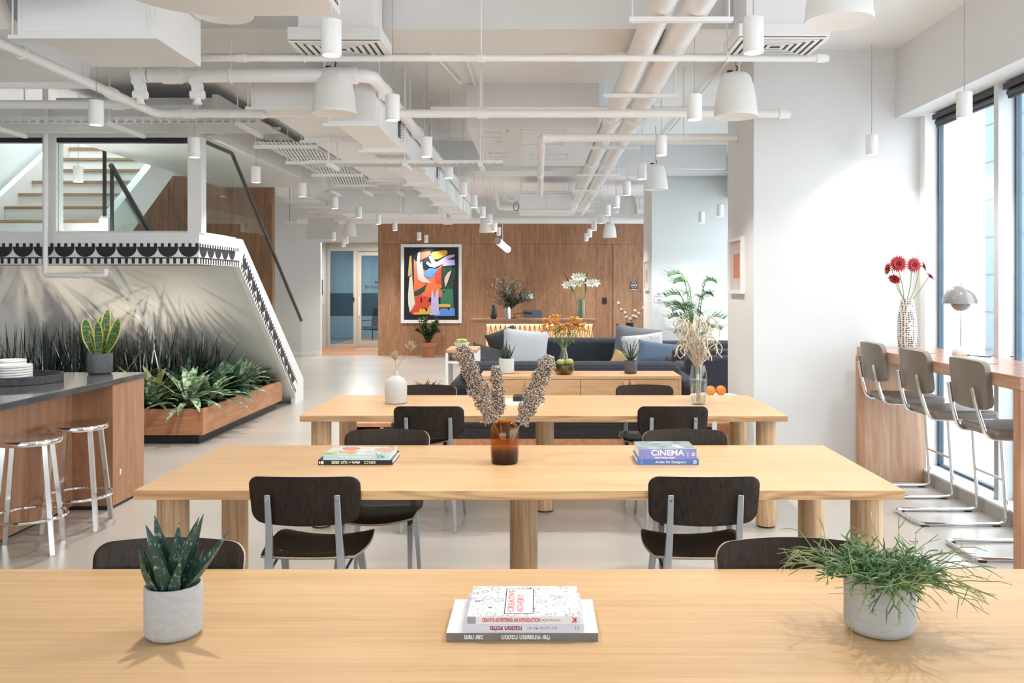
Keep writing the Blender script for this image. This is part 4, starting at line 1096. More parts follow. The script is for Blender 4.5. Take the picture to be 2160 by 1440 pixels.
# sideboard
sb = thing('sideboard', 'pale oak sideboard with long vertical door grips behind the far table', 'sideboard', (.385,8.40,0))
SW = .935
MB().box(-SW,-.25,.705,SW,.25,.735).box(-SW,-.25,.30,-SW+.025,.25,.705).box(SW-.025,-.25,.30,SW,.25,.705).box(-SW+.025,-.23,.30,SW-.025,.25,.325).box(-SW+.025,.23,.325,SW-.025,.25,.705).build('carcass', SIDEB, sb, bevel=.002)
dw = (2*SW-.05)/4
for k in range(4):
    a = -SW+.025 + k*dw
    d_ = MB().box(a+.002,-.246,.328,a+dw-.002,-.228,.702).build('door', SIDEB, sb, bevel=.001)
    hx = a+dw-.055 if k % 2 == 0 else a+.012
    MB().box(hx,-.272,.575,hx+.040,-.246,.685).build('door_handle', SIDEB, d_, bevel=.003)
# low base with open shelf under it
lb = thing('low_bench', 'long low wooden bench base with an open dark shelf under the sideboard', 'bench', (.08,8.36,0))
MB().box(-1.85,-.22,.09,1.85,.30,.15).box(-1.85,-.22,.265,-1.45,.30,.298).box(1.0,-.22,.265,1.85,.30,.298).box(-1.85,-.22,.15,-1.82,.30,.265).box(-1.55,-.22,.15,-1.52,.30,.265).box(1.55,-.22,.15,1.85,.30,.265).build('shelf_frame', CHERRYX, lb, smooth=False)
MB().box(-1.52,-.19,.15,1.55,-.16,.265).box(-1.82,.27,.15,-1.55,.30,.265).build('back_panel', BLACK, lb, smooth=False)
MB().box(-1.45,-.20,.265,1.0,.30,.296).build('top_board', BLACK, lb, smooth=False)
MB().box(-1.75,-.15,0,1.75,.25,.09).build('plinth', BLACK, lb, smooth=False)
# sofas
def sofa_near():
    t = thing('sofa', 'navy knitted sofa with rolled back turned to us behind the sideboard', 'sofa', (.42,9.25,0))
    MB().box(-1.22,-.38,.10,1.22,.75,.44).build('seat', NAVYK, t, bevel=.05, seg=3)
    MB().box(-1.22,-.44,.12,1.02,-.10,.80).build('backrest', NAVYK, t, bevel=.11, seg=5)
    MB().box(1.00,-.44,.10,1.24,.75,.80 if False else .62).build('armrest', NAVYK, t, bevel=.09, seg=5)
    MB().box(-1.33,-.44,.10,-1.10,.75,.62).build('armrest', NAVYK, t, bevel=.09, seg=5)
    for x in (-1.1,.95):
        for y in (-.3,.6): MB().cyl((x,y,0),(x,y,.11),.025,n=10).build('foot', BLACK, t)
    return t
sofa_near()
def sofa_far():
    t = thing('sofa', 'smooth dark navy sofa facing us with cushions at both ends', 'sofa', (.38,13.1,0))
    MB().box(-1.12,-.95,.10,1.12,0,.42).build('seat', NAVY, t, bevel=.05, seg=3)
    MB().box(-1.12,-.10,.12,1.12,.22,.80).build('backrest', NAVY, t, bevel=.07, seg=4)
    for sx in (-1,1): MB().box(sx*1.22-.12,-.95,.10,sx*1.22+.12,.22,.58).build('armrest', NAVY, t, bevel=.07, seg=4)
    for x in (-1.05,1.05): MB().cyl((x,-.8,0),(x,-.8,.11),.025,n=10).build('foot', BLACK, t)
    return t
sofa_far()
def cushion(loc, rot, w, h, t_, m, label, group=None):
    def fn(sgn): return lambda u,v: (u*w/2*(1-.07*(1-abs(u))*0-.06*(1-v*v)*abs(u)), sgn*t_/2*(max(0,1-u**4)*max(0,1-v**4))**.5, v*h/2*(1-.06*(1-u*u)*abs(v)))
    mb = MB().grid(fn(-1), 14, 14).grid(fn(1), 14, 14)
    o = mb.build('cushion', m, None, loc=loc); o.rotation_euler = rot
    tag(o, label, 'cushion', group)
    return o
LG = fabric('light_grey_linen', (.40,.42,.45), 120, .12); MG = fabric('mid_grey_linen', (.115,.12,.135), 120, .15); DG = fabric('charcoal_linen', (.035,.036,.04), 120, .2)
BLU = fabric('dusty_blue_linen', (.075,.115,.175), 120, .12); OCH = fabric('ochre_velvet', (.32,.22,.09), 120, .12); SIL = fabric('silver_brocade', (.36,.37,.39), 40, .3)
cushion((-.20,12.55,.66), (-.25,.10,.1), .66,.60,.16, LG, 'large light grey cushion on the far sofa, at the staircase end')
cushion((-.50,12.80,.72), (-.2,-.35,.2), .46,.46,.15, DG, 'charcoal cushion behind the large light grey one on the far sofa')
cushion((-.72,12.45,.55), (-.7,.3,.2), .50,.40,.15, DG, 'black cushion lying at the sofa end next to the white side table')
cushion((1.42,12.78,.70), (-.22,.14,-.1), .68,.58,.17, MG, 'dark grey cushion at the back on the window end of the far sofa')
cushion((1.48,12.50,.66), (-.28,-.12,-.1), .60,.48,.15, SIL, 'silvery patterned cushion in front of the dark grey one')
cushion((1.20,12.32,.50), (-.5,.5,.0), .40,.26,.12, OCH, 'small ochre cushion at the foot of the silvery one')
cushion((1.62,12.02,.64), (-.45,.12,-.1), .56,.36,.15, BLU, 'dusty blue cushion leaning on the window end armrest of the far sofa')
# plum armchairs by the window
def lounge_chair(loc, rz, label, w_=1.05):
    t = thing('lounge_armchair', label, 'armchair', loc, rz, 'dark plum armchairs by the window')
    MB().box(-w_/2+.1,-.45,.12,w_/2-.1,.35,.42).build('seat', PURP, t, bevel=.05, seg=3)
    MB().box(-w_/2,.25,.10,w_/2,.48,.78).build('backrest', PURP, t, bevel=.05, seg=3)
    for sx in (-1,1): MB().box(sx*(w_/2-.07)-.09,-.45,.10,sx*(w_/2-.07)+.09,.30,.66).build('armrest', PURP, t, bevel=.05, seg=3)
    for x in (-.4,.4):
        for y in (-.38,.38): MB().cyl((x,y,0),(x,y,.12),.022,n=8).build('foot', BLACK, t)
    return t
lounge_chair((2.18,10.35,0), PI, 'dark plum armchair nearest us, its broad back turned this way')
lounge_chair((2.22,11.40,0), PI*.98, 'dark plum armchair between the other two by the window')
lounge_chair((2.30,12.42,0), 0.05, 'dark plum armchair farthest away beside the palm')
ns = thing('side_table', 'small round white side table beside the pier behind the far table', 'table', (1.52,7.62,0))
MB().lathe([(.001,.60),(.20,.60),(.21,.605),(.21,.622),(.001,.622)], n=32).build('tabletop', W_PLAST, ns)
MB().cyl((0,0,.012),(0,0,.60),.022).build('stem', W_METAL, ns); MB().lathe([(.001,0),(.15,0),(.15,.008),(.02,.016),(.001,.016)], n=28).build('base', W_METAL, ns)
ORG = paint('orange_peel', (.72,.25,.035), .5, var=.08, scale=50, bump=.2, bscale=120)
for i,(x,y,lab) in enumerate(((1.478,7.58,'orange nearer the glass vase on the small white table'),(1.572,7.60,'orange nearer the pier on the small white table'))):
    o_ = thing('orange', lab, 'fruit', (x,y,.622), 0, 'oranges on the small white table')
    MB().sphere((0,0,.044),.045,20,12,sz=.96).build('peel', ORG, o_); MB().cyl((0,0,.083),(0,0,.090),.004,n=6).build('stalk_end', GSTEM, o_)
# on the sideboard
SBZ = .735
WPOT = paint('pale_grey_pot', (.55,.57,.57), .6, var=.04, scale=30)
t = thing('potted_succulent', 'dark green succulent in a pale grey pot at the staircase end of the sideboard', 'potted plant', (-.310,8.40,SBZ))
pot(t, .072, .145, WPOT, .006, rr=.012)
SUC = leafy('grey_green_succulent', (.022,.055,.035), (.075,.13,.08), 60, .5)
mb = MB()
for k in range(26):
    mb.blade((rg.uniform(-.03,.03),rg.uniform(-.03,.03),.12), rg.uniform(0,6.28), rg.uniform(.05,.85), rg.uniform(.09,.20), .026, rg.uniform(-.3,.3), .5, 5, lambda q:(1-q)**.6, thick=.006)
mb.build('leaves', SUC, t)
t = thing('potted_agave', 'small dark spiky agave in a dark grey pot at the window end of the sideboard', 'potted plant', (.875,8.40,SBZ))
pot(t, .060, .125, DGREY, .006, rr=.02)
for az,tl,L_ in ((2.9,.52,.24),(2.6,.25,.22),(.3,.20,.24),(.1,.65,.22),(.6,.45,.21),(3.4,.75,.15),(-.5,.8,.16),(1.5,.1,.18),(-1.6,.5,.14)):
    MB().blade((0,0,.11), az, tl, L_, .028, rg.uniform(-.05,.12), .5, 5, lambda q:(1-q)**.55, thick=.006).build('leaf', SUC, t)
t = thing('glass_bowl', 'smoky round glass bowl with green apples on the sideboard', 'bowl', (.235,8.30,SBZ))
MB().lathe([(.001,0),(.055,0),(.085,.018),(.103,.055),(.100,.090),(.086,.105),(.083,.102),(.096,.088),(.099,.055),(.082,.022),(.05,.006),(.001,.006)], n=36).build('glass_body', clear('smoky_glass', (.72,.62,.50), 1.2, 0, 1.5), t)
APL = leafy('green_apple_skin', (.27,.36,.055), (.42,.48,.13), 12, .3)
def apple(loc, lab, r=.038, group=None):
    o_ = thing('apple', lab, 'fruit', loc, rg.uniform(0,6), group)
    MB().lathe([(.001,.006),(r*.35,.0),(r*.75,r*.32),(r,r*.95),(r*.88,r*1.45),(r*.5,r*1.72),(r*.2,r*1.66),(.001,r*1.55)], n=20).build('skin', APL, o_)
    MB().tube([(0,0,r*1.55),(.003,0,r*2.0)], .0018, 5).build('stalk', STALK, o_)
apple((.205,8.285,SBZ+.075), 'green apple on top of the bowl, on the staircase side', .040, 'green apples in the smoky bowl')
apple((.285,8.300,SBZ+.078), 'green apple on top of the bowl, on the window side', .040, 'green apples in the smoky bowl')
apple((.235,8.31,SBZ+.006), 'green apple seen through the glass at the bottom of the bowl', .040, 'green apples in the smoky bowl')
t = thing('slim_vase', 'slim clear glass vase with orange flowers behind the apple bowl', 'vase', (.240,8.53,SBZ))
MB().lathe([(.001,0),(.040,0),(.042,.006),(.040,.16),(.028,.20),(.026,.235),(.024,.235),(.025,.20),(.037,.16),(.037,.01),(.001,.008)], n=24).build('glass_body', VGL, t)
AST = leafy('orange_petals', (.80,.42,.10), (.88,.62,.28), 80, .6)
for k in range(9):
    ox = (-.13,-.09,-.05,-.16,.06,.10,.14,.17,.0)[k]; oz = (.44,.47,.43,.39,.41,.46,.44,.39,.38)[k]; oy = rg.uniform(-.06,.06)
    s_ = thing('orange_lily', '%s stem of orange blossoms in the slim vase, counted from the staircase side' % ['third','fourth','fifth','first','seventh','eighth','ninth','last','sixth'][k] if k != 3 else 'first stem of orange blossoms in the slim vase, counted from the staircase side', 'flower', (.240,8.53,SBZ+.012), 0, 'orange blossoms in the slim vase')
    MB().tube(curve_pts([(ox*.05,0,0),(ox*.12,oy*.1,.22),(ox*.8,oy*.8,oz-.06),(ox,oy,oz)],5), .0028, 5).build('stem', GSTEM, s_)
    mb = MB(); lv = MB()
    for f in range(12):
        c_ = Vector((ox+rg.uniform(-.05,.05), oy+rg.uniform(-.05,.05), oz+rg.uniform(-.02,.05)))
        a0 = rg.uniform(0,6.28)
        for p_ in range(6): mb.blade(c_, a0+p_*PI/3, rg.uniform(.5,.9), .046, .024, .7, .2, 3)
    for f in range(6): lv.blade((ox*.6,oy*.6,oz-.12+f*.015), rg.uniform(0,6.28), .8, .07, .012, .6, .2, 4)
    mb.build('petals', AST, s_, smooth=False); lv.build('leaves', GSTEM, s_)
# magazines on the low bench shelf
for k,(nm,col) in enumerate((('pale grey',(.45,.42,.40)),('dark red',(.30,.06,.05)),('white',(.62,.61,.58)))):
    book('magazine', nm + ' magazine lying at the staircase end of the low bench shelf', (-1.60+.01*k,8.27,.1502+k*.021), .21,.24,.0205, paint('magazine_cover_%d' % k, col, .5), 0, None, 'magazines on the low bench shelf')
# white console with apples at the left of the sofa
t = thing('console_table', 'white console with a pale wood top at the staircase end of the far sofa', 'table', (-1.0,11.35,0))
MB().box(-.17,-.35,.735,.22,.35,.775).build('tabletop', SIDEB, t, bevel=.003)
MB().box(-.17,-.35,0,-.14,.35,.735).box(-.14,-.33,.60,.19,.35,.63).box(.19,-.35,0,.22,.35,.735).box(-.14,-.33,0,.19,.33,.03).build('side_panels', W_PLAST, t, smooth=False)
t = thing('white_bowl', 'white bowl of green apples on the console', 'bowl', (-.98,11.15,.775))
MB().lathe([(.001,0),(.04,0),(.06,.012),(.095,.07),(.10,.085),(.096,.085),(.09,.07),(.05,.018),(.001,.014)], n=28).build('bowl_body', WCER, t)
for i,(dx,dy,lab) in enumerate(((-.035,-.02,'green apple in the white bowl, on the staircase side'),(.035,-.02,'green apple in the white bowl, on the sofa side'),(0,.035,'green apple in the white bowl, behind the other two'))):
    apple((-.98+dx,11.15+dy,.775+.055), lab, .042, 'green apples in the white bowl')
t = thing('dried_bouquet', 'bunch of dry brown leaves in a basket on the floor beside the near sofa', 'dried flower', (-1.28,9.9,0))
MB().lathe([(.001,0),(.13,0),(.16,.05),(.165,.28),(.15,.30),(.14,.29),(.001,.2)], n=24).build('basket', paint('woven_basket', (.30,.20,.12), .9, var=.5, scale=60, stretch=(1,1,4), bump=.5, bscale=80), t)
mb = MB()
for k in range(60): mb.blade((rg.uniform(-.06,.06),rg.uniform(-.06,.06),.26), rg.uniform(0,6.28), rg.uniform(.1,.7), rg.uniform(.16,.30), .05, .6, .3, 4)
mb.build('leaves', leafy('dry_brown_leaf', (.22,.12,.06), (.42,.27,.15), 20, .8), t)

# palm by the window
t = thing('potted_palm', 'tall feathery green palm in the window corner behind the armchairs', 'potted plant', (2.36,13.28,0))
pot(t, .17, .34, WPOT, .012)
PALM = leafy('palm_leaf', (.07,.21,.08), (.24,.43,.17), 9, .45)
mb = MB(); st_ = MB()
for k in range(22):
    az = rg.uniform(0,6.28); h_ = rg.uniform(.45,1.40); ln = rg.uniform(.08,.26)
    top = Vector((math.cos(az)*ln, math.sin(az)*ln*.7-.05, .3+h_))
    arc = curve_pts([(math.cos(az)*.05,math.sin(az)*.05,.28), (top.x*.45, top.y*.45, .3+h_*.55), top, top + Vector((math.cos(az)*.14, math.sin(az)*.10, .07)), top + Vector((math.cos(az)*.27, math.sin(az)*.16, .03))], 8)
    st_.tube(arc, .006, 5)
    for i in range(13, len(arc)-1):
        d_ = (arc[i+1]-arc[i]).normalized(); a = math.atan2(d_.y, d_.x)
        for sd in (-1,1):
            mb.blade(arc[i], az+sd*1.0, rg.uniform(.9,1.3), rg.uniform(.16,.26), .017, rg.uniform(.3,.9), .2, 4)
mb.build('fronds', PALM, t); st_.build('stalks', leafy('palm_stalk', (.10,.17,.05), (.20,.26,.09), 6), t)

# tiled drum table with cotton branch
t = thing('tiled_side_table', 'round black tiled side table with white joints behind the sofa', 'table', (1.62,15.6,0))
MB().cyl((0,0,0),(0,0,.80),.20,n=32).build('table_body', paint('black_tile', (.012,.013,.016), .25, var=.2), t)
jm = MB()
for k in range(14):
    a = k*2*PI/14; jm.box(math.cos(a)*.199-.004,math.sin(a)*.199-.004,.0,math.cos(a)*.199+.004,math.sin(a)*.199+.004,.80)
for z in (.10,.2,.3,.4,.5,.6,.7,.797): jm.tube([(math.cos(a)*.2005,math.sin(a)*.2005,z) for a in [2*PI*i/32 for i in range(32)]], .003, 4, True)
jm.build('joints', W_PLAST, t, smooth=False)
t = thing('black_pot', 'small black pot with cotton branches on the tiled table', 'vase', (1.61,15.55,.80))
MB().lathe([(.001,0),(.078,0),(.08,.004),(.08,.125),(.074,.125),(.073,.02),(.001,.02)], n=28).build('pot_body', BLACK, t)
COT = leafy('cotton_boll', (.50,.40,.30), (.72,.64,.55), 40, .9); HUSK = paint('dark_husk', (.10,.05,.035), .8, var=.3, scale=50)
for k,(pts,lab) in enumerate((([(-.02,0,.06),(-.07,0,.2),(-.12,0,.30),(-.20,.02,.38),(-.18,0,.52)],'cotton branch reaching up on the staircase side of the black pot'),
      ([(.02,0,.06),(.10,0,.22),(.17,0,.30),(.24,0,.38)],'cotton branch leaning to the window side of the black pot'),([(0,0,.06),(.03,.02,.15),(.06,0,.24),(.10,0,.33)],'short cotton branch in the middle of the black pot'))):
    s_ = thing('cotton_branch', lab, 'dried flower', (1.61,15.55,.80), 0, 'cotton branches in the black pot')
    arc = curve_pts(pts, 5); MB().tube(arc, .004, 5).build('stem', HUSK, s_)
    for i in range(6, len(arc), 4):
        c_ = arc[i] + Vector((rg.uniform(-.03,.03),-.02,rg.uniform(-.01,.03))); b1 = MB().sphere(c_,.030,8,6).build('cotton_boll', COT, s_); MB().sphere(c_+Vector((.01,.02,-.014))-Vector((0,0,0)),.026,7,5).build('husk', HUSK, b1)

# ------------------------------------------------------------------ reception desk and end wall
rd = thing('reception_desk', 'walnut reception desk with a lit zigzag lattice front', 'desk', (-.08,17.5,0))
DX0, DX1 = -1.22, 1.23
RW = wood('desk_walnut', srgb(140,104,80), srgb(172,134,106), 'x', .4, 16)
MB().box(DX0-.06,-.02,.885,DX1,.72,.92).build('desktop', RW, rd, bevel=.004)
MB().box(DX0,0,0,DX0+.24,.70,.885).box(DX1-.07,0,0,DX1-.03,.70,.885).box(DX0+.24,.0,.82,DX1-.07,.05,.885).box(DX0+.24,0,0,DX1-.07,.05,.08).build('desk_body', WALNUT, rd, smooth=False)
MB().box(DX0+.24,.10,.08,DX1-.07,.12,.82).build('glowing_panel', glow('desk_warm_glow', (1,.62,.32), .30), rd, smooth=False)
MB().box(DX0+.26,.07,.795,DX1-.09,.095,.815).build('light_strip', glow('desk_strip_glow', (1,.80,.52), 1.2), rd, smooth=False)
zz = MB(); n_ = 22; wd = (DX1-.07-DX0-.24)/n_
for k in range(n_):
    a = DX0+.24+k*wd
    for p,q in (((a,.80),(a+wd/2,.46)),((a+wd/2,.46),(a+wd,.80)),((a+wd/2,.46),(a+wd/2,.08))):
        zz.tube([(p[0],.03,p[1]),(q[0],.03,q[1])], .011, 4, phase=PI/4)
zz.build('zigzag_lattice', RW, rd, smooth=False)
t = thing('desk_chair', 'black desk chair pushed up behind the reception desk', 'chair', (-.0+.02,18.55,0), .5)
MB().box(-.24,-.24,.44,.24,.22,.50).build('seat', BLKMET, t, bevel=.03)
MB().prism([(.20,.52),(.26,.52),(.36,1.06),(.32,1.08)], 'x', -.22,.22).build('backrest', paint('dark_blue_mesh', (.03,.035,.045), .6), t, bevel=.02)
MB().cyl((0,0,.08),(0,0,.44),.03).build('gas_column', BLKMET, t)
for k in range(5): MB().tube([(0,0,.09),(math.cos(k*1.257)*.28,math.sin(k*1.257)*.28,.05),(math.cos(k*1.257)*.29,math.sin(k*1.257)*.29,.0)], .016, 6).build('base_leg', BLKMET, t)
def ondesk(px, Y): return (px-VPX)*Y/F
t = thing('angular_vase', 'black and silver angular vase at the end of the reception desk', 'vase', (ondesk(1041,17.65),17.65,.92))
MB().lathe([(.001,0),(.05,0),(.075,.08),(.03,.24),(.035,.28),(.028,.28),(.001,.2)], n=6).build('vase_body', paint('glossy_black', (.02,.02,.022), .1), t, smooth=False)
t = thing('silver_vase', 'silver cylinder vase holding a wide olive branch bush on the reception desk', 'vase', (ondesk(1071,17.62),17.62,.92))
MB().lathe([(.001,0),(.062,0),(.062,.25),(.056,.25),(.056,.02),(.001,.02)], n=24).build('vase_body', CHROME, t)
OLV = leafy('olive_leaf', (.060,.075,.040), (.18,.20,.13), 18, .6)
t2 = thing('olive_branches', 'wide bush of olive branches above the reception desk', 'plant', (ondesk(1071,17.62),17.62,1.12))
mb = MB(); st_ = MB()
for k in range(60):
    az = rg.uniform(0,6.28); e_ = Vector((math.cos(az)*rg.uniform(.1,.52), math.sin(az)*.3, rg.uniform(.12,.62)))
    if k % 5 == 0: e_ = Vector((rg.uniform(.25,.50), rg.uniform(-.1,.1), rg.uniform(.14,.36)))
    arc = curve_pts([(0,0,-.1),(e_.x*.35,e_.y*.35,e_.z*.5),e_],6); st_.tube(arc,.0035,4)
    for i in range(4,len(arc)):
        for f in range(4): mb.blade(arc[i]+Vector((rg.uniform(-.04,.04),rg.uniform(-.04,.04),rg.uniform(-.04,.04))), rg.uniform(0,6.28), rg.uniform(.3,1.8), rg.uniform(.05,.085), .017, .3, .1, 3)
mb.build('leaves', OLV, t2, smooth=False); st_.build('stems', HUSK, t2)
t = thing('tall_glass_vase', 'tall clear glass cylinder vase with white lilies on the reception desk', 'vase', (ondesk(1225,17.62),17.62,.92))
MB().lathe([(.001,0),(.085,0),(.085,.39),(.080,.39),(.080,.02),(.001,.02)], n=28).build('glass_body', clear('greenish_vase', (.80,.87,.84), 1.2, 0, 1.5), t)
LILY = paint('white_lily', (.82,.80,.72), .5, var=.04)
for k,(dx,dz,lab) in enumerate(((-.22,.66,'white lily stem leaning farthest towards the art'),(-.11,.70,'white lily stem in the middle of the tall glass vase'),(-.04,.82,'tallest white lily stem in the tall glass vase'),(.24,.70,'white lily stem leaning towards the window pier'))):
    s_ = thing('white_lily', lab, 'flower', (ondesk(1225,17.62),17.62,.945), 0, 'white lilies in the tall glass vase')
    MB().tube(curve_pts([(-dx*.2,0,0),(dx*.15,0,.36),(dx,0,dz)],6), .006, 6).build('stem', GSTEM, s_)
    mb = MB()
    for q in range(3):
        c_ = Vector((dx+(q-1)*.08, (q-.5)*.05, dz))
        for p_ in range(6):
            a_ = p_*PI/3 + q*.4; d_ = Vector((math.cos(a_), -.55, math.sin(a_))).normalized(); s2 = Vector((-math.sin(a_), 0, math.cos(a_)))
            mb.add([c_, c_+d_*.05-s2*.026, c_+d_*.105, c_+d_*.05+s2*.026], [(0,1,2,3)])
        mb.tube([c_+Vector((0,.02,-.09)), c_], [.008,.022], 8)
    mb.build('petals', LILY, s_)
for dx,tl,L_,lab in ((-.20,.42,.62,'long dark green leaf standing at the art side of the lilies'),(.13,.10,.66,'broad upright green leaf at the window side of the lilies')):
    s_ = thing('strelitzia_leaf', lab, 'plant', (ondesk(1225,17.62),17.62,.945), 0, 'long leaves among the lilies')
    MB().tube([(0,0,0),(dx*.8,0,.55)], .006, 5).build('stem', GSTEM, s_)
    MB().blade((dx*.8,0,.50), PI if dx < 0 else 0.2, tl, L_*.85, .12, .05, .4, 8).build('leaf', leafy('broad_green_leaf', (.03,.10,.025), (.10,.22,.06), 6) if 'broad_green_leaf' not in bpy.data.materials else bpy.data.materials['broad_green_leaf'], s_)
t = thing('paper_tray', 'black desk lamp arm lying low behind the silver vase', 'lamp', (ondesk(1085,17.95),17.95,.92))
MB().lathe([(.001,0),(.08,0),(.08,.015),(.001,.02)], n=20).build('base', BLKMET, t); MB().tube([(0,0,.015),(.02,0,.10),(.20,0,.11)], .008, 6).cyl((.20,0,.115),(.36,0,.10),.02).build('arm', BLKMET, t)
t.name = 'desk_lamp'
o = MB().box(-.13,-.05,-.055,.13,0,.055).build('wall_box', W_PLAST, None, loc=(ondesk(1112,19.99),19.99,1.56-(625-605)*19.99/F), bevel=.006); tag(o, 'small white box fixed on the walnut wall behind the olive branches', 'wall box')
# artwork
YA = YB - .004
art = thing('framed_artwork', 'large abstract cut paper artwork in a white frame on the walnut wall', 'picture', (at(910,598,YA).x, YA, at(910,598,YA).z))
aw, ah = .690, .895
fm = MB()
for q in ((-aw,-ah,aw,-ah+.05),(-aw,ah-.05,aw,ah),(-aw,-ah+.05,-aw+.05,ah-.05),(aw-.05,-ah+.05,aw,ah-.05)): fm.box(q[0],-.045,q[1],q[2],0,q[3])
fm.build('frame', W_METAL, art, smooth=False)
MB().box(-aw+.04,-.02,-ah+.04,aw-.04,-.002,ah-.04).build('backing', paint('white_mount', (.80,.80,.79), .6), art, smooth=False)
INKN = (.006,.010,.018)
def ap(name, col): return paint('art_' + name, col, .5, var=.04, scale=30)
AC = dict(black=ap('navy_black', INKN), red=ap('red', (.66,.065,.035)), orange=ap('orange', (.74,.16,.055)), yellow=ap('yellow', (.70,.42,.055)), mustard=ap('mustard', (.58,.40,.07)), lilac=ap('lilac', (.52,.47,.78)),
    blue=ap('blue', (.10,.28,.72)), green=ap('green', (.035,.19,.095)), dgreen=ap('dark_green', (.020,.060,.042)), pink=ap('pale_pink', (.68,.52,.48)), cream=ap('cream', (.72,.70,.56)))
def apx(u, v): return ((u-547)/1004*2*aw, (720-v)/1300*2*ah)
ms_ = list(AC.values()); pm = MB(); zoff = -.021
def shape(c, *pts, curve=False):
    global zoff
    zoff -= .0012
    pm.mi = list(AC).index(c)
    P2 = [apx(*p) for p in pts]
    if curve:
        P3 = [(x,0,z) for x,z in P2]; Q = curve_pts([P3[-1]]+P3+[P3[0],P3[1]], 5)[5:-6]; P2 = [(p.x,p.z) for p in Q]
    pm.prism(P2, 'y', zoff, zoff+.001)
shape('black', (97,120),(998,120),(998,1318),(97,1318))
shape('dgreen', (712,450),(880,410),(890,470),(940,480),(940,630),(905,660),(905,830),(712,810))
shape('green', (690,810),(905,810),(915,1120),(860,1125),(700,1050))
shape('black', (735,840),(780,850),(735,890))
shape('orange', (258,318),(360,420),(560,620),(620,560),(640,470),(740,395),(745,430),(710,450),(718,780),(690,810),(728,850),(725,930),(690,950),(540,950),(380,960),(260,850))
shape('red', (600,600),(655,480),(710,455),(716,740),(620,720))
shape('dgreen', (262,855),(400,780),(475,715),(440,840),(360,905),(275,925))
shape('blue', (425,590),(450,510),(520,465),(655,475),(615,550),(565,628),(470,615))
shape('pink', (305,370),(330,210),(362,200),(355,330),(370,400),(393,345),(425,600),(545,712),(400,700),(325,650))
shape('red', (362,205),(530,183),(540,240),(470,290),(360,340))
shape('yellow', (545,250),(570,205),(680,178),(790,172),(815,205),(790,250),(650,318),(570,300), curve=True)
shape('lilac', (505,275),(540,265),(630,370),(800,260),(930,238),(930,275),(800,325),(930,325),(942,415),(745,432),(735,395),(600,460),(520,440),(460,385),(480,355),(560,400))
shape('pink', (885,497),(825,680),(783,780),(765,690),(770,620),(820,540))
shape('mustard', (190,265),(222,255),(215,585),(160,600))
shape('blue', (220,225),(238,600),(215,600),(218,300))
shape('cream', (190,605),(232,600),(258,850),(282,1055),(195,1200),(168,1060),(165,900))
shape('red', (275,925),(360,910),(540,950),(540,1050),(500,1160),(430,1100),(330,1200),(212,1225),(230,1140),(282,1060))
shape('black', (375,950),(400,950),(395,1030),(370,1030)); shape('black', (425,950),(455,950),(440,978)); shape('black', (520,950),(550,950),(545,1020),(495,1020)); shape('black', (590,940),(700,950),(700,1050),(590,1040))
shape('yellow', (250,1232),(260,1200),(340,1190),(375,1110),(400,1150),(430,1110),(470,1190),(500,1120),(540,1060),(540,1225))
shape('yellow', (660,1055),(862,1055),(862,1110),(660,1110))
shape('blue', (575,1260),(700,1160),(690,1140),(715,1125),(820,1130),(825,1165),(860,1120),(935,1120),(940,1250))
shape('lilac', (525,1240),(545,1060),(555,850),(575,830),(600,960),(640,820),(668,820),(670,1060),(690,1230))
pm.build('print', ms_, art, smooth=False)
# terracotta pot plant under the art
t = thing('potted_shrub', 'leafy shrub in a terracotta pot under the artwork', 'potted plant', (at(904,752,19.55).x,19.55,0))
MB().lathe([(.001,0),(.125,0),(.165,.24),(.185,.24),(.19,.33),(.172,.33),(.165,.28),(.001,.27)], n=32).build('pot', paint('terracotta', (.42,.17,.085), .8, var=.08, scale=20), t)
mb = MB(); st_ = MB()
for k in range(34):
    az = rg.uniform(0,6.28); e_ = Vector((math.cos(az)*rg.uniform(.08,.30), math.sin(az)*.2, rg.uniform(.55,.86)))
    arc = curve_pts([(0,0,.25),(e_.x*.45,e_.y*.45,.5),e_],5); st_.tube(arc,.005,4)
    for i in range(3,len(arc)):
        for f in range(4): mb.blade(arc[i], rg.uniform(0,6.28), rg.uniform(.3,1.4), rg.uniform(.06,.10), .035, .4, .2, 3)
mb.build('leaves', leafy('shrub_leaf', (.035,.075,.02), (.14,.20,.06), 12, .5), t, smooth=False); st_.build('stems', HUSK, t)
# camera sign, lock, switches
s_ = thing('camera_sign', 'small black camera notice with a white ring on the walnut wall', 'sign', tuple(at(1337,603,19.995)))
MB().box(-.078,-.006,-.093,.078,0,.093).build('plate', BLACK, s_, smooth=False)
MB().tube([(math.cos(a)*.062,-.008,.018+math.sin(a)*.062) for a in [2*PI*i/32 for i in range(32)]], .006, 6, True).box(-.034,-.0085,-.005,.034,-.006,.040).box(-.065,-.0085,-.083,.065,-.006,-.066).build('pictogram', W_PLAST, s_, smooth=False)
MB().tube([(math.cos(a)*.014,-.010,.018+math.sin(a)*.014) for a in [2*PI*i/20 for i in range(20)]], .004, 5, True).build('pictogram_lens', BLACK, s_)
o = MB().box(-.05,-.02,-.07,.05,0,.07).build('card_reader', BLACK, None, loc=tuple(at(1275,634,19.995)), bevel=.005); tag(o, 'small black card reader beside the hidden door in the walnut wall', 'card reader')
for py,lab in ((620,'upper white switch plate on the far pier'),(633,'lower white switch plate on the far pier')):
    p_ = at(1390,py,13.9); s_ = thing('switch_plate', lab, 'switch', tuple(p_), 0, 'switch plates on the far pier')
    MB().box(-.066,-.012,-.036,.066,0,.036).build('plate', W_PLAST, s_, bevel=.004)
    for k in range(3): MB().box(-.03+k*.026,-.016,-.018,-.01+k*.026,-.012,.018).build('button', STEEL if k < 2 else LGREY, s_, bevel=.002)
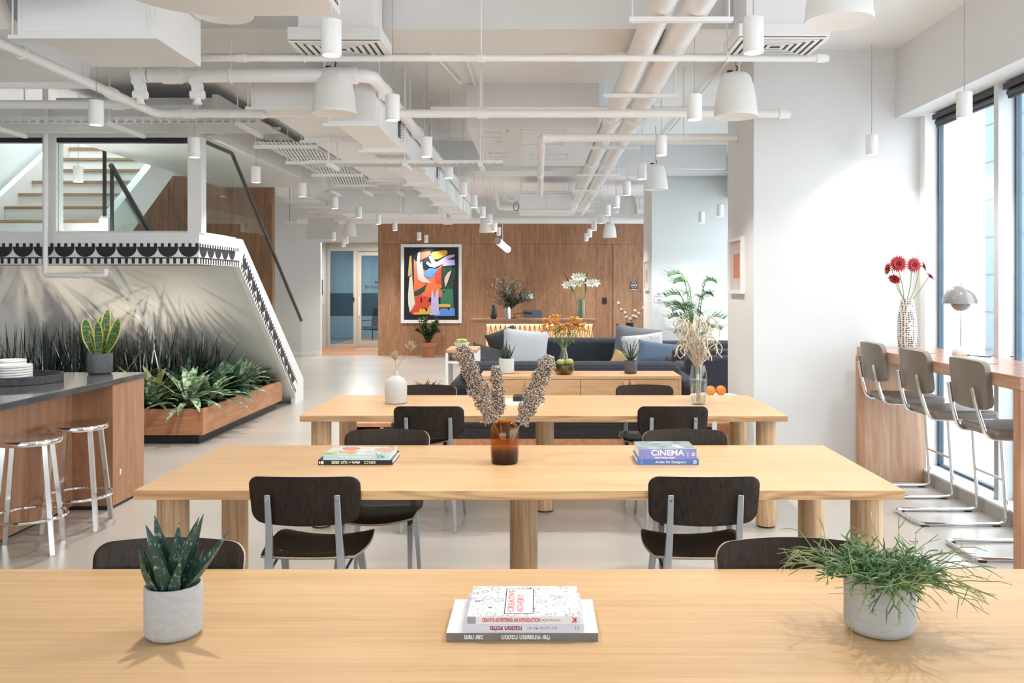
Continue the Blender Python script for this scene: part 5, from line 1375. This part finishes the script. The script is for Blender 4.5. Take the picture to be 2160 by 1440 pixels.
def side_frame(y0, y1, z0, z1, lab):
    t = thing('framed_print', lab, 'picture', (XP,(y0+y1)/2,(z0+z1)/2), 0, 'framed prints on the piers')
    hy, hz = (y1-y0)/2, (z1-z0)/2; f_ = MB()
    for q in ((-hy,-hz,hy,-hz+.03),(-hy,hz-.03,hy,hz),(-hy,-hz+.03,-hy+.03,hz-.03),(hy-.03,-hz+.03,hy,hz-.03)): f_.box(-.035,q[0],q[1],0,q[2],q[3])
    f_.build('frame', W_METAL, t, smooth=False)
    MB().box(-.012,-hy+.025,-hz+.025,-.001,hy-.025,hz-.025).build('mount', paint('pale_mount', (.60,.54,.50), .6), t, smooth=False)
    MB().box(-.0135,-hy*.45,-hz*.45,-.0122,hy*.45,hz*.42).build('print', paint('orange_print', (.58,.24,.13), .6, var=.05), t, smooth=False)
side_frame(7.62,8.16,1.50,2.0,'white framed orange print on the side of the near pier')
side_frame(14.15,14.75,1.5,2.0,'white framed print on the side of the far pier')
# ------------------------------------------------------------------ services under the ceiling
def wpart(root, nm, mb, mat, **kw):
    o = mb.build(nm, mat, root, **kw); o.matrix_parent_inverse = Matrix.Translation(-Vector(root.location)); return o
def hangers(mb, x, y, z0, r=.004): mb.cyl((x,y,z0),(x,y,HC+.002),r,n=6)
def pipe(name, label, pts, r, cat='pipe', hang=(), couple=(), rad=.06, group=None):
    c = Vector(pts[0])
    t = thing(name, label, cat, c, 0, group)
    wpart(t, 'pipe_run', MB().tube(fillet(pts, rad, 5), r, 14), W_PIPE)
    for q in couple:
        q = Vector(q[:3]); 
        for i in range(len(pts)-1):
            a, b = Vector(pts[i]), Vector(pts[i+1]); d = b-a
            k = (q-a).dot(d)/d.length_squared
            if -0.01 <= k <= 1.01 and (a+d*k-q).length < .15:
                u = d.normalized(); wpart(t, 'coupling', MB().cyl(a+d*k-u*r*1.3, a+d*k+u*r*1.3, r*1.25, n=16), W_PIPE); break
    for x,y,z in hang:
        h = MB().cyl((x,y,z+r),(x,y,HC+.002),.005,n=6)
        d = Vector(pts[1])-Vector(pts[0]); ax = Vector((1,0,0)) if abs(d.x) > abs(d.y) else Vector((0,1,0))
        h.tube([Vector((x,y,z)) + (Vector((0,1,0)) if ax.x else Vector((1,0,0)))*math.cos(a)*(r+.003) + Vector((0,0,1))*math.sin(a)*(r+.003) for a in [2*PI*i/14 for i in range(14)]], .005, 5, True)
        wpart(t, 'hanger', h, W_PIPE)
    return t
# the two thick parallel pipes running away from us
for x,lab in ((.685,'thick white ceiling pipe running away from us, staircase side of the parallel pair'),(.885,'thick white ceiling pipe running away from us, window side of the parallel pair')):
    t = pipe('ceiling_pipe', lab, [(x,3.2,3.15),(x,18.6,3.15)], .080 if x < .8 else .088, couple=[(x,y,3.15) for y in (8.2,11.2,14.2,17)])
for i,y in enumerate((4.9,6.85,9.4,11.7,13.6,15.4,17.2)):
    t = thing('pipe_bracket', '%s cross bracket from the viewer carrying the pair of thick ceiling pipes' % ('nearest','second','third','fourth','fifth','sixth','seventh')[i], 'bracket', (.785,y,3.04), 0, 'brackets under the pair of pipes')
    wpart(t, 'channel', MB().box(.50,y-.02,3.035,1.08,y+.02,3.06), W_METAL, smooth=False)
    for x in (.52,1.06): wpart(t, 'rod', MB().cyl((x,y,3.03),(x,y,HC+.002),.005,n=6), W_METAL)
pipe('sprinkler_pipe', 'white cross pipe high up in front of the beam, from the duct to the pier', [(-2.27,5.62,3.02),(1.85,5.62,3.02)], .021, hang=[(-1.5,5.62,3.02),(-.37,5.62,3.02),(1.2,5.62,3.02)], couple=[(-.37,5.62,3.02),(1.8,5.62,3.02),(-1.9,5.62,3.02)])
pipe('sprinkler_pipe', 'white cross pipe ending with a cap at the near pier', [(-3.06,2.9,2.945),(-3.06,7.03,2.945),(2.0,7.03,2.945)], .034, hang=[(-.47,7.03,2.945),(1.6,7.03,2.945),(-2.2,7.03,2.945),(-3.06,5.2,2.945)], couple=[(-.45,7.03,2.945),(-2.8,7.03,2.945),(1.96,7.03,2.945),(-3.06,6.3,2.945)], rad=.09)
pipe('ceiling_pipe', 'white pipe running away along the big rectangular duct, elbowed at its near end', [(-2.66,6.0,3.0),(-1.14,6.0,3.0),(-1.14,16.8,3.0)], .046, hang=[(-2.1,6.0,3.0),(-1.14,9.3,3.0),(-1.14,12.5,3.0)], couple=[(-1.14,6.5,3.0),(-1.14,8.2,3.0),(-1.14,10.5,3.0),(-1.14,13,3.0),(-1.30,6.0,3.0),(-2.5,6,3)], rad=.10)
pipe('ceiling_pipe', 'white pipe from the near pier bending away under the pair of thick pipes', [(1.78,7.9,2.9),(.02,7.9,2.9),(.02,12.8,2.9)], .036, hang=[(1.3,7.9,2.9),(.02,12.0,2.9)], couple=[(.08,7.9,2.9),(.02,10.5,2.9)], rad=.08)
pipe('ceiling_pipe', 'thin white cross pipe just beyond the capped one', [(-.95,7.7,3.12),(1.78,7.7,3.12)], .020, hang=[(-.5,7.7,3.12),(1.0,7.7,3.12)])
pipe('ceiling_pipe', 'long horizontal white pipe in front of the top of the walnut wall', [(-5.3,19.3,3.02),(2.7,19.3,3.02)], .075, hang=[(-3.6,19.3,3.02),(-1.0,19.3,3.02),(1.9,19.3,3.02)], couple=[(-4.4,19.3,3.02),(-2.0,19.3,3.02)])
pipe('sprinkler_pipe', 'white drop pipe in front of the stair landing with a short horizontal leg', [(-4.66,8.30,HC+.002),(-4.66,8.30,1.67),(-4.09,8.30,1.67),(-4.09,8.30,1.73)], .024, couple=[(-4.35,8.3,1.67)], rad=.035)
pipe('ceiling_pipe', 'short white pipe on the kitchen side above the hanging trays', [(-5.2,5.0,2.86),(-3.4,6.4,2.86)], .030) if False else None
pipe('ceiling_pipe', 'white cross pipe low on the kitchen side, ending beside the long diagonal pipe', [(-5.0,6.9,2.99),(-3.2,6.9,2.99)], .034, couple=[(-3.3,6.9,2.99)])
pipe('drain_pipe', 'fat white pipe in the upper kitchen side corner of the ceiling', [(-4.2,4.2,3.30),(-3.05,4.85,3.25),(-3.05,5.02,3.05)], .055, couple=[(-3.3,4.71,3.26)], rad=.12)
pipe('drain_pipe', 'fattest white duct pipe crossing at the upper kitchen side edge of the ceiling', [(-3.2,3.4,3.28),(-2.85,4.7,3.28)], .095, couple=[(-2.9,4.5,3.28)])
# valves clusters
for x,y,z,lab in ((-2.72,6.0,2.97,'cluster of white valves at the end of the cross pipe on the kitchen side'),(-2.33,6.0,2.97,'second cluster of white valves, nearer the rectangular duct')):
    t = thing('pipe_valve', lab, 'valve', (x,y,z))
    MB().cyl((-.05,0,.03),(.05,0,.03),.047).cyl((0,0,-.15),(0,0,.08),.024).cyl((-.045,0,-.10),(.045,0,-.10),.030).cyl((0,-.06,-.02),(0,.03,-.02),.022).cyl((0,-.062,-.02),(0,-.056,-.02),.036).cyl((-.03,0,-.05),(.03,0,-.05),.034).cyl((0,0,-.165),(0,0,-.15),.03).cyl((0,0,.05),(0,0,HC-z+.002),.006,n=6).build('valve_body', W_PIPE, t)
# rectangular ducts
def duct(label, x0, y0, z0, x1, y1, z1, step=1.2, flange=.02, rods=True):
    t = thing('air_duct', label, 'duct', ((x0+x1)/2,(y0+y1)/2,z0))
    wpart(t, 'duct_body', MB().box(x0,y0,z0,x1,y1,z1), W_DUCT, bevel=.004)
    y = y0
    while y <= y1+1e-3:
        a = max(y0, y-.015); b = min(y1, y+.015)
        wpart(t, 'flange', MB().box(x0-flange,a,z0-flange,x1+flange,b,z0).box(x0-flange,a,z1,x1+flange,b,z1+flange).box(x0-flange,a,z0,x0,b,z1).box(x1,a,z0,x1+flange,b,z1), W_DUCT, smooth=False)
        if rods: wpart(t, 'hanger', MB().box(x0-.06,y-.018,z0-flange-.02,x1+.06,y+.018,z0-flange).cyl((x0-.045,y,z0-.03),(x0-.045,y,HC+.002),.005,n=6).cyl((x1+.045,y,z0-.03),(x1+.045,y,HC+.002),.005,n=6), W_METAL, smooth=False)
        y += step
    return t
d0 = duct('long rectangular white duct running away between the valves and the pendant row', -1.50,6.35,2.76,-1.20,15.5,3.06, 1.25)
for y in (7.6,10.4):
    g = MB()
    for k in range(7): g.box(-1.199,y-.13,2.84+k*.022,-1.193,y+.13,2.852+k*.022)
    wpart(d0, 'side_grille', g, BLACK, smooth=False)
duct('second rectangular white duct beside it, nearer the stairs', -2.14,6.6,2.93,-1.66,11.2,3.18, 1.5)
duct('large white duct box hanging over the kitchen side in the foreground', -2.72,4.62,2.90,-2.06,5.36,3.22, 2)
duct('flat white duct at the very edge over the kitchen island', -3.78,2.6,3.0,-3.22,6.3,3.2, 3.6)
duct('white duct box deep on the staircase side before the end wall', -3.40,14.4,2.80,-2.30,16.2,3.22, 1.2)
duct('lower white duct step beside the deep staircase side box', -2.28,14.8,2.82,-1.75,16.6,3.14, 1.0)
# fan coil units
def fan_coil(label, x0,y0,z0,x1,y1,z1):
    t = thing('fan_coil_unit', label, 'air conditioner', ((x0+x1)/2,(y0+y1)/2,z0))
    wpart(t, 'casing', MB().box(x0,y0,z0,x1,y1,z1), W_METAL, bevel=.01)
    for hx in (x0+.03,x1-.03):
        for hy in (y0+.05,y1-.05): wpart(t, 'hanger', MB().cyl((hx,hy,z1-.01),(hx,hy,HC+.002),.006,n=6), W_METAL)
    wpart(t, 'seam', MB().box(x0+.04,y0-.006,z0+.03,x1-.04,y0+.002,z0+.04).box(x0+.04,y0-.006,z1-.05,x1-.04,y0+.002,z1-.04).box((x0+x1)/2,y0-.006,z0+.04,(x0+x1)/2+.008,y0+.002,z1-.05), LGREY, smooth=False)
    return t
f = fan_coil('white fan coil unit above the large duct box in the foreground', -2.78,4.30,3.06,-2.22,4.55,3.34)
wpart(f, 'hose', MB().tube(curve_pts([(-2.86,4.28,3.40),(-2.84,4.25,3.12),(-2.70,4.24,2.99),(-2.50,4.24,3.0),(-2.42,4.26,3.06)],6), .016, 8), W_PIPE)
f = fan_coil('white fan coil unit with looping cables deep under the ceiling beside the pendant row', -.36,15.6,2.90,.60,16.6,3.26)
wpart(f, 'cable_loop', MB().tube(curve_pts([(-.62,15.55,3.22),(-.58,15.5,3.10),(-.46,15.5,3.08),(-.36,15.58,3.20)],6), .012, 6), W_PIPE)
wpart(f, 'black_loop', MB().tube([(-.40+math.cos(a)*.05,15.5,2.97+math.sin(a)*.07) for a in [2*PI*i/20 for i in range(20)]], .006, 5, True), BLKMET)
pipe('drain_pipe', 'white drain pipes beside the deep fan coil unit', [(-.78,15.6,3.3),(-.72,15.6,2.96),(-.38,15.6,2.96)], .035, couple=[(-.55,15.6,2.96)], rad=.05)
fan_coil('white fan coil unit deep on the window side behind the thick pipes', 1.45,16.2,2.98,2.25,17.0,3.24)
# drywall soffit with access panels
sf = thing('service_soffit', 'white boxed soffit with access panels in the middle of the ceiling', 'soffit', (.2,10,3.10))
wpart(sf, 'soffit_body', MB().box(-.70,8.5,3.10,.58,11.2,HC), W_WALL, smooth=False)
for x0,y0,x1,y1 in ((-.60,8.75,-.38,9.05),(-.18,8.6,.26,9.5),(-.58,10.1,-.36,10.4),(-.1,10.2,.34,10.6)):
    m_ = MB()
    for q in ((x0,y0,x1,y0+.012),(x0,y1-.012,x1,y1),(x0,y0,x0+.008,y1),(x1-.008,y0,x1,y1)): m_.box(q[0],q[1],3.096,q[2],q[3],3.1)
    wpart(sf, 'access_panel', m_, LGREY, smooth=False)
for x,y in ((-.42,9.3),(-.30,8.65),(-.5,10.6)):
    wpart(sf, 'sprinkler_head', MB().cyl((x,y,3.08),(x,y,3.1),.025,n=12), LGREY)
struct('ceiling_slot', MB().box(.2,12.2,3.20,2.6,12.35,HC).box(-3.0,11.9,3.24,.2,12.1,HC), W_WALL, smooth=False)
# cassette air outlets
def cassette(label, cx, y0, y1, hw, z):
    t = thing('ceiling_cassette', label, 'air outlet', (cx,(y0+y1)/2,z))
    hd = (y1-y0)/2
    MB().box(-hw,-hd,.012,hw,hd,.09).build('housing', W_METAL, t, bevel=.004)
    MB().box(-hw*.8,-hd*.8,.09,hw*.8,hd*.8,HC-z+.01).build('neck', W_DUCT, t)
    MB().box(-hw*.93,-hd*.93,.006,hw*.93,hd*.93,.0115).build('opening', BLACK, t, smooth=False)
    for k in range(6):
        a = .98-k*.155; b = a-.085; m_ = MB()
        for (x0,x1,y0_,y1_) in ((-a,a,-a,-b),(-a,a,b,a),(-a,-b,-b,b),(b,a,-b,b)): m_.box(x0*hw,y0_*hd,-.002+k*.001,x1*hw,y1_*hd,.006+k*.001)
        m_.build('louvre_frame', W_METAL, t, smooth=False)
    return t
cassette('square louvred air outlet beside the nearest pendants, staircase side', -1.245,5.34,5.74,.285,3.05)
cassette('square louvred air outlet above the window side pendants', 1.48,5.30,5.74,.275,3.06)
# near rounded panel and round cover
t = thing('acoustic_panel', 'large white rounded panel hanging at the top of the view', 'ceiling panel', (-1.45,3.8,2.90))
rp = []
for cx,cy,a0 in ((.47-.02,.53,0),(-.10,.20,PI/2),(-.42,-.5,PI),(.45,-.5,1.5*PI)):
    rad = .02 if a0 != PI/2 else .36
    for i in range(9):
        a = a0 + PI/2*i/8; rp.append((cx+math.cos(a)*rad, cy+math.sin(a)*rad))
MB().prism(rp, 'z', 0, .11).build('panel_body', W_METAL, t, bevel=.006)
gr = MB()
for k in range(9):
    for j in range(3): gr.box(.4695,.18+k*.035,.03+j*.022,.4715,.205+k*.035,.042+j*.022)
gr.build('perforated_grille', BLACK, t, smooth=False)
for x in (-.2,.3): MB().cyl((x,0,.1),(x,0,.632),.008,n=8).build('rod', W_METAL, t)
sl = MB().box(-.02,.25,-.002,.14,.275,.001).build('slot', LGREY, t, smooth=False)
t = thing('round_cover', 'round white cover plate under the beam beyond the rounded panel', 'cover plate', (-1.87,5.2,3.16))
MB().lathe([(.001,0),(.165,0),(.175,.008),(.175,.02),(.001,.02)], n=40).build('plate', W_METAL, t); MB().cyl((0,0,.02),(0,0,HC-3.16+.01),.05,n=12).build('stub', W_METAL, t)
# cable trays
PERFL = perforated('perforated_tray_metal_lengthwise', (.80,.80,.79), .034, .10, .45, 'xy'); PERFX = perforated('perforated_tray_metal', (.80,.80,.79), .075, .030, .42, 'xy'); PERFS = perforated('slotted_tray_side', (.80,.80,.79), .075, .05, .5, 'xz'); PERFY = perforated('slotted_tray_side_lengthwise', (.80,.80,.79), .06, .04, .4, 'yz')
def tray(label, x0,y0,x1,y1,z,h=.06):
    t = thing('cable_tray', label, 'cable tray', ((x0+x1)/2,(y0+y1)/2,z))
    alongx = (x1-x0) > (y1-y0)
    wpart(t, 'tray_floor', MB().box(x0,y0,z,x1,y1,z+.002), PERFX if alongx else PERFL, smooth=False)
    if alongx:
        wpart(t, 'tray_side', MB().box(x0,y0-.002,z,x1,y0,z+h), PERFS, smooth=False); wpart(t, 'tray_side', MB().box(x0,y1,z,x1,y1+.002,z+h), PERFS, smooth=False)
        n = int((x1-x0)/1.3)+1; sup = [(x0+.2+i*(x1-x0-.4)/max(1,n),0) for i in range(n+1)]
        for x,_ in sup: wpart(t, 'bracket', MB().box(x-.018,y0-.08,z-.03,x+.018,y1+.08,z).cyl((x,y0-.06,z-.02),(x,y0-.06,HC+.002),.006,n=6).cyl((x,y1+.06,z-.02),(x,y1+.06,HC+.002),.006,n=6), W_METAL, smooth=False)
    else:
        wpart(t, 'tray_side', MB().box(x0-.002,y0,z,x0,y1,z+h), PERFY, smooth=False); wpart(t, 'tray_side', MB().box(x1,y0,z,x1+.002,y1,z+h), PERFY, smooth=False)
        n = int((y1-y0)/1.3)+1
        for i in range(n+1):
            y = y0+.2+i*(y1-y0-.4)/max(1,n); wpart(t, 'bracket', MB().box(x0-.08,y-.018,z-.03,x1+.08,y+.018,z).cyl((x0-.06,y,z-.02),(x0-.06,y,HC+.002),.006,n=6).cyl((x1+.06,y,z-.02),(x1+.06,y,HC+.002),.006,n=6), W_METAL, smooth=False)
tray('long slotted cable tray crossing in front of the stair landing window', -6.0,7.5,-2.35,8.0,2.955)
tray('perforated cable tray running away beside the stair slab edge', -2.62,8.12,-2.17,11.7,2.90, .07)
tray('slotted cable tray crossing under the rectangular duct', -2.1,8.0,-.33,8.22,2.68,.035)
tray('slotted cable tray crossing behind the end of the stair slab', -3.0,11.9,-1.7,12.3,2.86)
tray('deep perforated cable tray running towards the glass door', -3.95,13.2,-3.5,17.5,2.88)
tray('short perforated cable tray over the kitchen island end', -5.2,6.45,-4.55,7.3,2.86)
CBL = paint('grey_cable_jacket', (.10,.115,.13), .55, var=.3, scale=30)
def bundle(label, a, b, across, n):  # added cables that make the tray slots read darker from below
    t = thing('added_cable_bundle', label, 'cables', a, 0)
    for k in range(n):
        o_ = Vector(across)*((k+.5)/n-.5); wob = [Vector((random.uniform(-.008,.008), random.uniform(-.008,.008), 0)) for _ in range(7)]
        wpart(t, 'cable', MB().tube([Vector(a).lerp(Vector(b), i/6)+o_+wob[i]+Vector((0,0,.014)) for i in range(7)], .012, 6), CBL)
bundle('grey cables added to darken the slots of the perforated tray beside the stair slab edge', (-2.395,8.2,2.902), (-2.395,11.6,2.902), (.38,0,0), 9)
bundle('grey cables added to darken the slotted tray in front of the stair landing window', (-5.9,7.75,2.957), (-2.45,7.75,2.957), (0,.38,0), 8)
pn = MB().box(-.32,-.01,-.26,.32,.01,.26).build('access_panel', perforated('perforated_sheet', (.72,.72,.71), .055,.055,.45,'xz'), None, smooth=False, loc=tuple(at(680,483,18.4))); pn.rotation_euler = (-.5,0,0)
tag(pn, 'tilted perforated white sheet hanging open above the glass door', 'panel')
for x in (-.25,.25): MB().cyl((x,0,.25),(x,.3,1.0),.008,n=6).build('rod', W_METAL, pn)
t = thing('strip_light', 'short white hanging bar between the stair wall and the glass door', 'light fitting', tuple(at(611,467,16.5)))
MB().box(-.12,-.03,-.03,.12,.03,.0).build('bar', W_METAL, t, bevel=.004); MB().cyl((0,0,-.005),(0,0,HC-t.location.z+.01),.004,n=6).build('rod', BLKMET, t)

# conduits on the slab
cd = [((-.62,6.4,3.50),(-.62,8.5,3.50)),((-1.0,6.4,3.50),(-.75,8.4,3.50)),((.25,6.4,3.49),(.25,7.4,3.49)),((2.2,5.2,3.50),(2.35,2.2,3.50)),((1.62,6.4,3.49),(1.62,12.0,3.49))]
for (a,b),lab in zip(cd,('thin conduit on the sprayed ceiling beside the soffit corner','thin slanting conduit on the sprayed ceiling beyond the beam','short thin conduit on the sprayed ceiling left of the thick pipes','thin conduit on the ceiling towards the window wall','thin conduit on the ceiling behind the near pier')):
    pipe('conduit', lab, [a,b], .013)

# ------------------------------------------------------------------ pendant lights and speakers
LENS = glow('pendant_lens', (1,.86,.66), 9)
CABLE = paint('white_cable', (.75,.75,.74), .5)
PEND = None
def lampspot(o, W):
    l = bpy.data.lights.new('pendant_spot', 'SPOT'); l.energy = W; l.color = WARM; l.spot_size = 2.25; l.spot_blend = .8; l.shadow_soft_size = .035
    s = bpy.data.objects.new('pendant_spot', l); C.objects.link(s); s.parent = o; s.location = (0,0,-.012)
def pendant(px, pyb, label, group, light=True, zb=2.63, Y=None):
    """cylinder pendant: bottom centre at height zb"""
    global PEND
    loc = atz(px, pyb, zb) if Y is None else at(px, pyb, Y)
    if PEND is None:
        t = thing('pendant_light', label, 'pendant light', loc, 0, group)
        MB().lathe([(.001,.02),(.034,.015),(.040,.0),(.045,.0),(.047,.003),(.047,.160),(.043,.164),(.001,.164)], n=28).build('housing', W_METAL, t)
        MB().lathe([(.001,.0125),(.0345,.0125),(.0345,.0150),(.001,.0150)], n=24).build('lens', LENS, t)
        PEND = t
    else:
        t = copy_thing(PEND, loc, None, label, group)
    h = HC - loc.z
    c_ = MB().cyl((0,0,.163),(0,0,h+.004),.0022,n=6).build('cord', CABLE, t)
    if light: lampspot(t, PENDANT_W if light is True else light)
    return t
GA = 'white cylinder pendants in the foreground'
pendant(699,117,'white cylinder pendant hanging largest, beside the rounded ceiling panel',GA,22.0)
pendant(1589,112,'white cylinder pendant hanging in front of the window side air outlet',GA,22.0)
pendant(203,264,'white cylinder pendant over the kitchen island',GA,True)
pendant(828,254,'white cylinder pendant just right of the nearest bell speaker',GA,True)
pendant(2034,249,'white cylinder pendant over the window bar in front of the blind',GA,7.0)
pendant(1839,327,'white cylinder pendant against the near pier over the end of the window bar',GA,.3)
pendant(1465,253,'white cylinder pendant left of the window side bell speaker',GA,True)
for x,y,lab in ((-.90,2.75,'unseen pendant added above the view to light the nearest table, staircase side'),(.90,2.75,'unseen pendant added above the view to light the nearest table, window side')):  # unseen pair continuing the pendant rows, added to brighten the nearest table
    pendant(VPX + x*F/y, VPY - 1.07*F/y, lab, GA, 20.0, Y=y)
GB = 'white cylinder pendants in front of the stairs'
pendant(165,384,'white cylinder pendant in front of the upper stair treads',GB,30.0)
pendant(410,332,'white cylinder pendant in front of the landing corner post',GB,34.0)
pendant(540,385,'white cylinder pendant above the sloping handrail top',GB,40.0)
pendant(638,415,'white cylinder pendant at the end of the stair slab edge',GB,34.0)
pendant(757,459,'white cylinder pendant below the far end of the perforated tray',GB)
pendant(706,440,'white cylinder pendant before the deep duct box',GB)
pendant(798,473,'white cylinder pendant at the walnut wall corner, higher of two',GB)
pendant(833,486,'white cylinder pendant in front of the walnut wall above the artwork corner',GB)
pendant(704,506,'tiny white cylinder pendant above the glass side light',GB,False,zb=2.5)
pendant(731,513,'tiny white cylinder pendant above the glass door',GB,False,zb=2.5)
pendant(725,520,'lowest tiny white cylinder pendant in the doorway head',GB,False,zb=2.42)
pendant(884,506,'small white pendant above the artwork, left of a pair',GB,zb=2.56)
pendant(899,511,'small white pendant above the artwork, right of a pair',GB,zb=2.56)
ordn = ['nearest','second','third','fourth','fifth','sixth','seventh','eighth','ninth','tenth']
for i,(x,y) in enumerate(((900,331),(946,376),(977,413),(1000,438),(1018,458),(1033,472),(1044,488),(1052,496))):
    pendant(x,y,'%s white cylinder pendant from the viewer in the row beside the long duct pipe' % ordn[i],'white cylinder pendants beside the long duct pipe', True)
for i,(x,y) in enumerate(((1395,328),(1354,378),(1322,412),(1300,438),(1282,455),(1268,471),(1253,486),(1244,500),(1237,508))):
    pendant(x,y,'%s white cylinder pendant from the viewer in the row under the thick pipes' % ordn[i],'white cylinder pendants under the thick pipes', True, zb=2.63 if i < 6 else 2.55)
pendant(1480,470,'small white pendant in front of the far pier above the palm','white cylinder pendants by the far pier', True, zb=2.60, Y=13.0)
pendant(1519,456,'small white pendant at the far window beside the near pier edge','white cylinder pendants by the far pier', True, zb=2.6, Y=12.2)
SPK_ = None
SPKM = paint('white_speaker_shell', (.82,.81,.78), .45, var=.01)
def speaker(px, pyb, label, zb=2.75):
    global SPK_
    loc = atz(px, pyb, zb)
    if SPK_ is None:
        t = thing('pendant_speaker', label, 'speaker', loc, 0, 'white bell shaped pendant speakers')
        MB().lathe([(.130,.004),(.150,.0),(.152,.012),(.149,.030),(.1475,.034),(.140,.12),(.122,.22),(.104,.276),(.085,.300),(.05,.310),(.001,.312)], n=44).build('shell', SPKM, t)
        MB().lathe([(.001,.010),(.08,.006),(.1305,.006),(.1305,.012),(.001,.016)], n=36).build('grille', paint('speaker_grille', (.78,.77,.74), .6, var=.05, scale=300), t)
        MB().cyl((-.04,0,.30),(-.04,0,.325),.022,n=12).tube([(0,0,.305),(.012,0,.35),(0,0,.36)], .005, 6).build('bracket', BLKMET, t)
        SPK_ = t
    else: t = copy_thing(SPK_, loc, None, label, 'white bell shaped pendant speakers')
    MB().cyl((0,0,.355),(0,0,HC-loc.z+.004),.003,n=6).build('cable', STEEL, t)
for a in ((705,240,'white bell speaker hanging below the largest cylinder pendant'),(1552,247,'white bell speaker in front of the near pier edge'),(1770,46,'white bell speaker cut off by the top of the view above the window side'),
    (905,400,'white bell speaker over the middle of the row beside the long duct'),(972,452,'white bell speaker hanging second deepest beside the long duct'),(1383,400,'white bell speaker before the far pier, nearer one'),(1325,452,'white bell speaker before the far pier, deeper one'),
    (1286,501,'white bell speaker against the walnut wall under the thick pipes'),(1027,490,'white bell speaker against the walnut wall above the reception desk'),(738,499,'white bell speaker above the glass door')):
    speaker(*a, zb=2.75 if a[1] < 470 else 2.62)
# tubular lamp near the artwork
t = thing('tube_lamp', 'slanting white tube lamp glowing in front of the walnut wall', 'pendant light', tuple(at(1060,516,16.5)))
a_, b_ = at(1050,508,16.3)-Vector(t.location), at(1071,526,16.9)-Vector(t.location)
MB().cyl(a_, b_, .062, n=20).build('glowing_tube', glow('tube_glow', (1,.94,.84), 2.2), t)
d_ = (b_-a_).normalized(); MB().cyl(a_-d_*.03, a_+d_*.02, .064, n=20).build('end_cap', STEEL, t)
MB().cyl((0,0,.03),(0,0,HC-t.location.z+.01),.004,n=6).build('cord', CABLE, t)
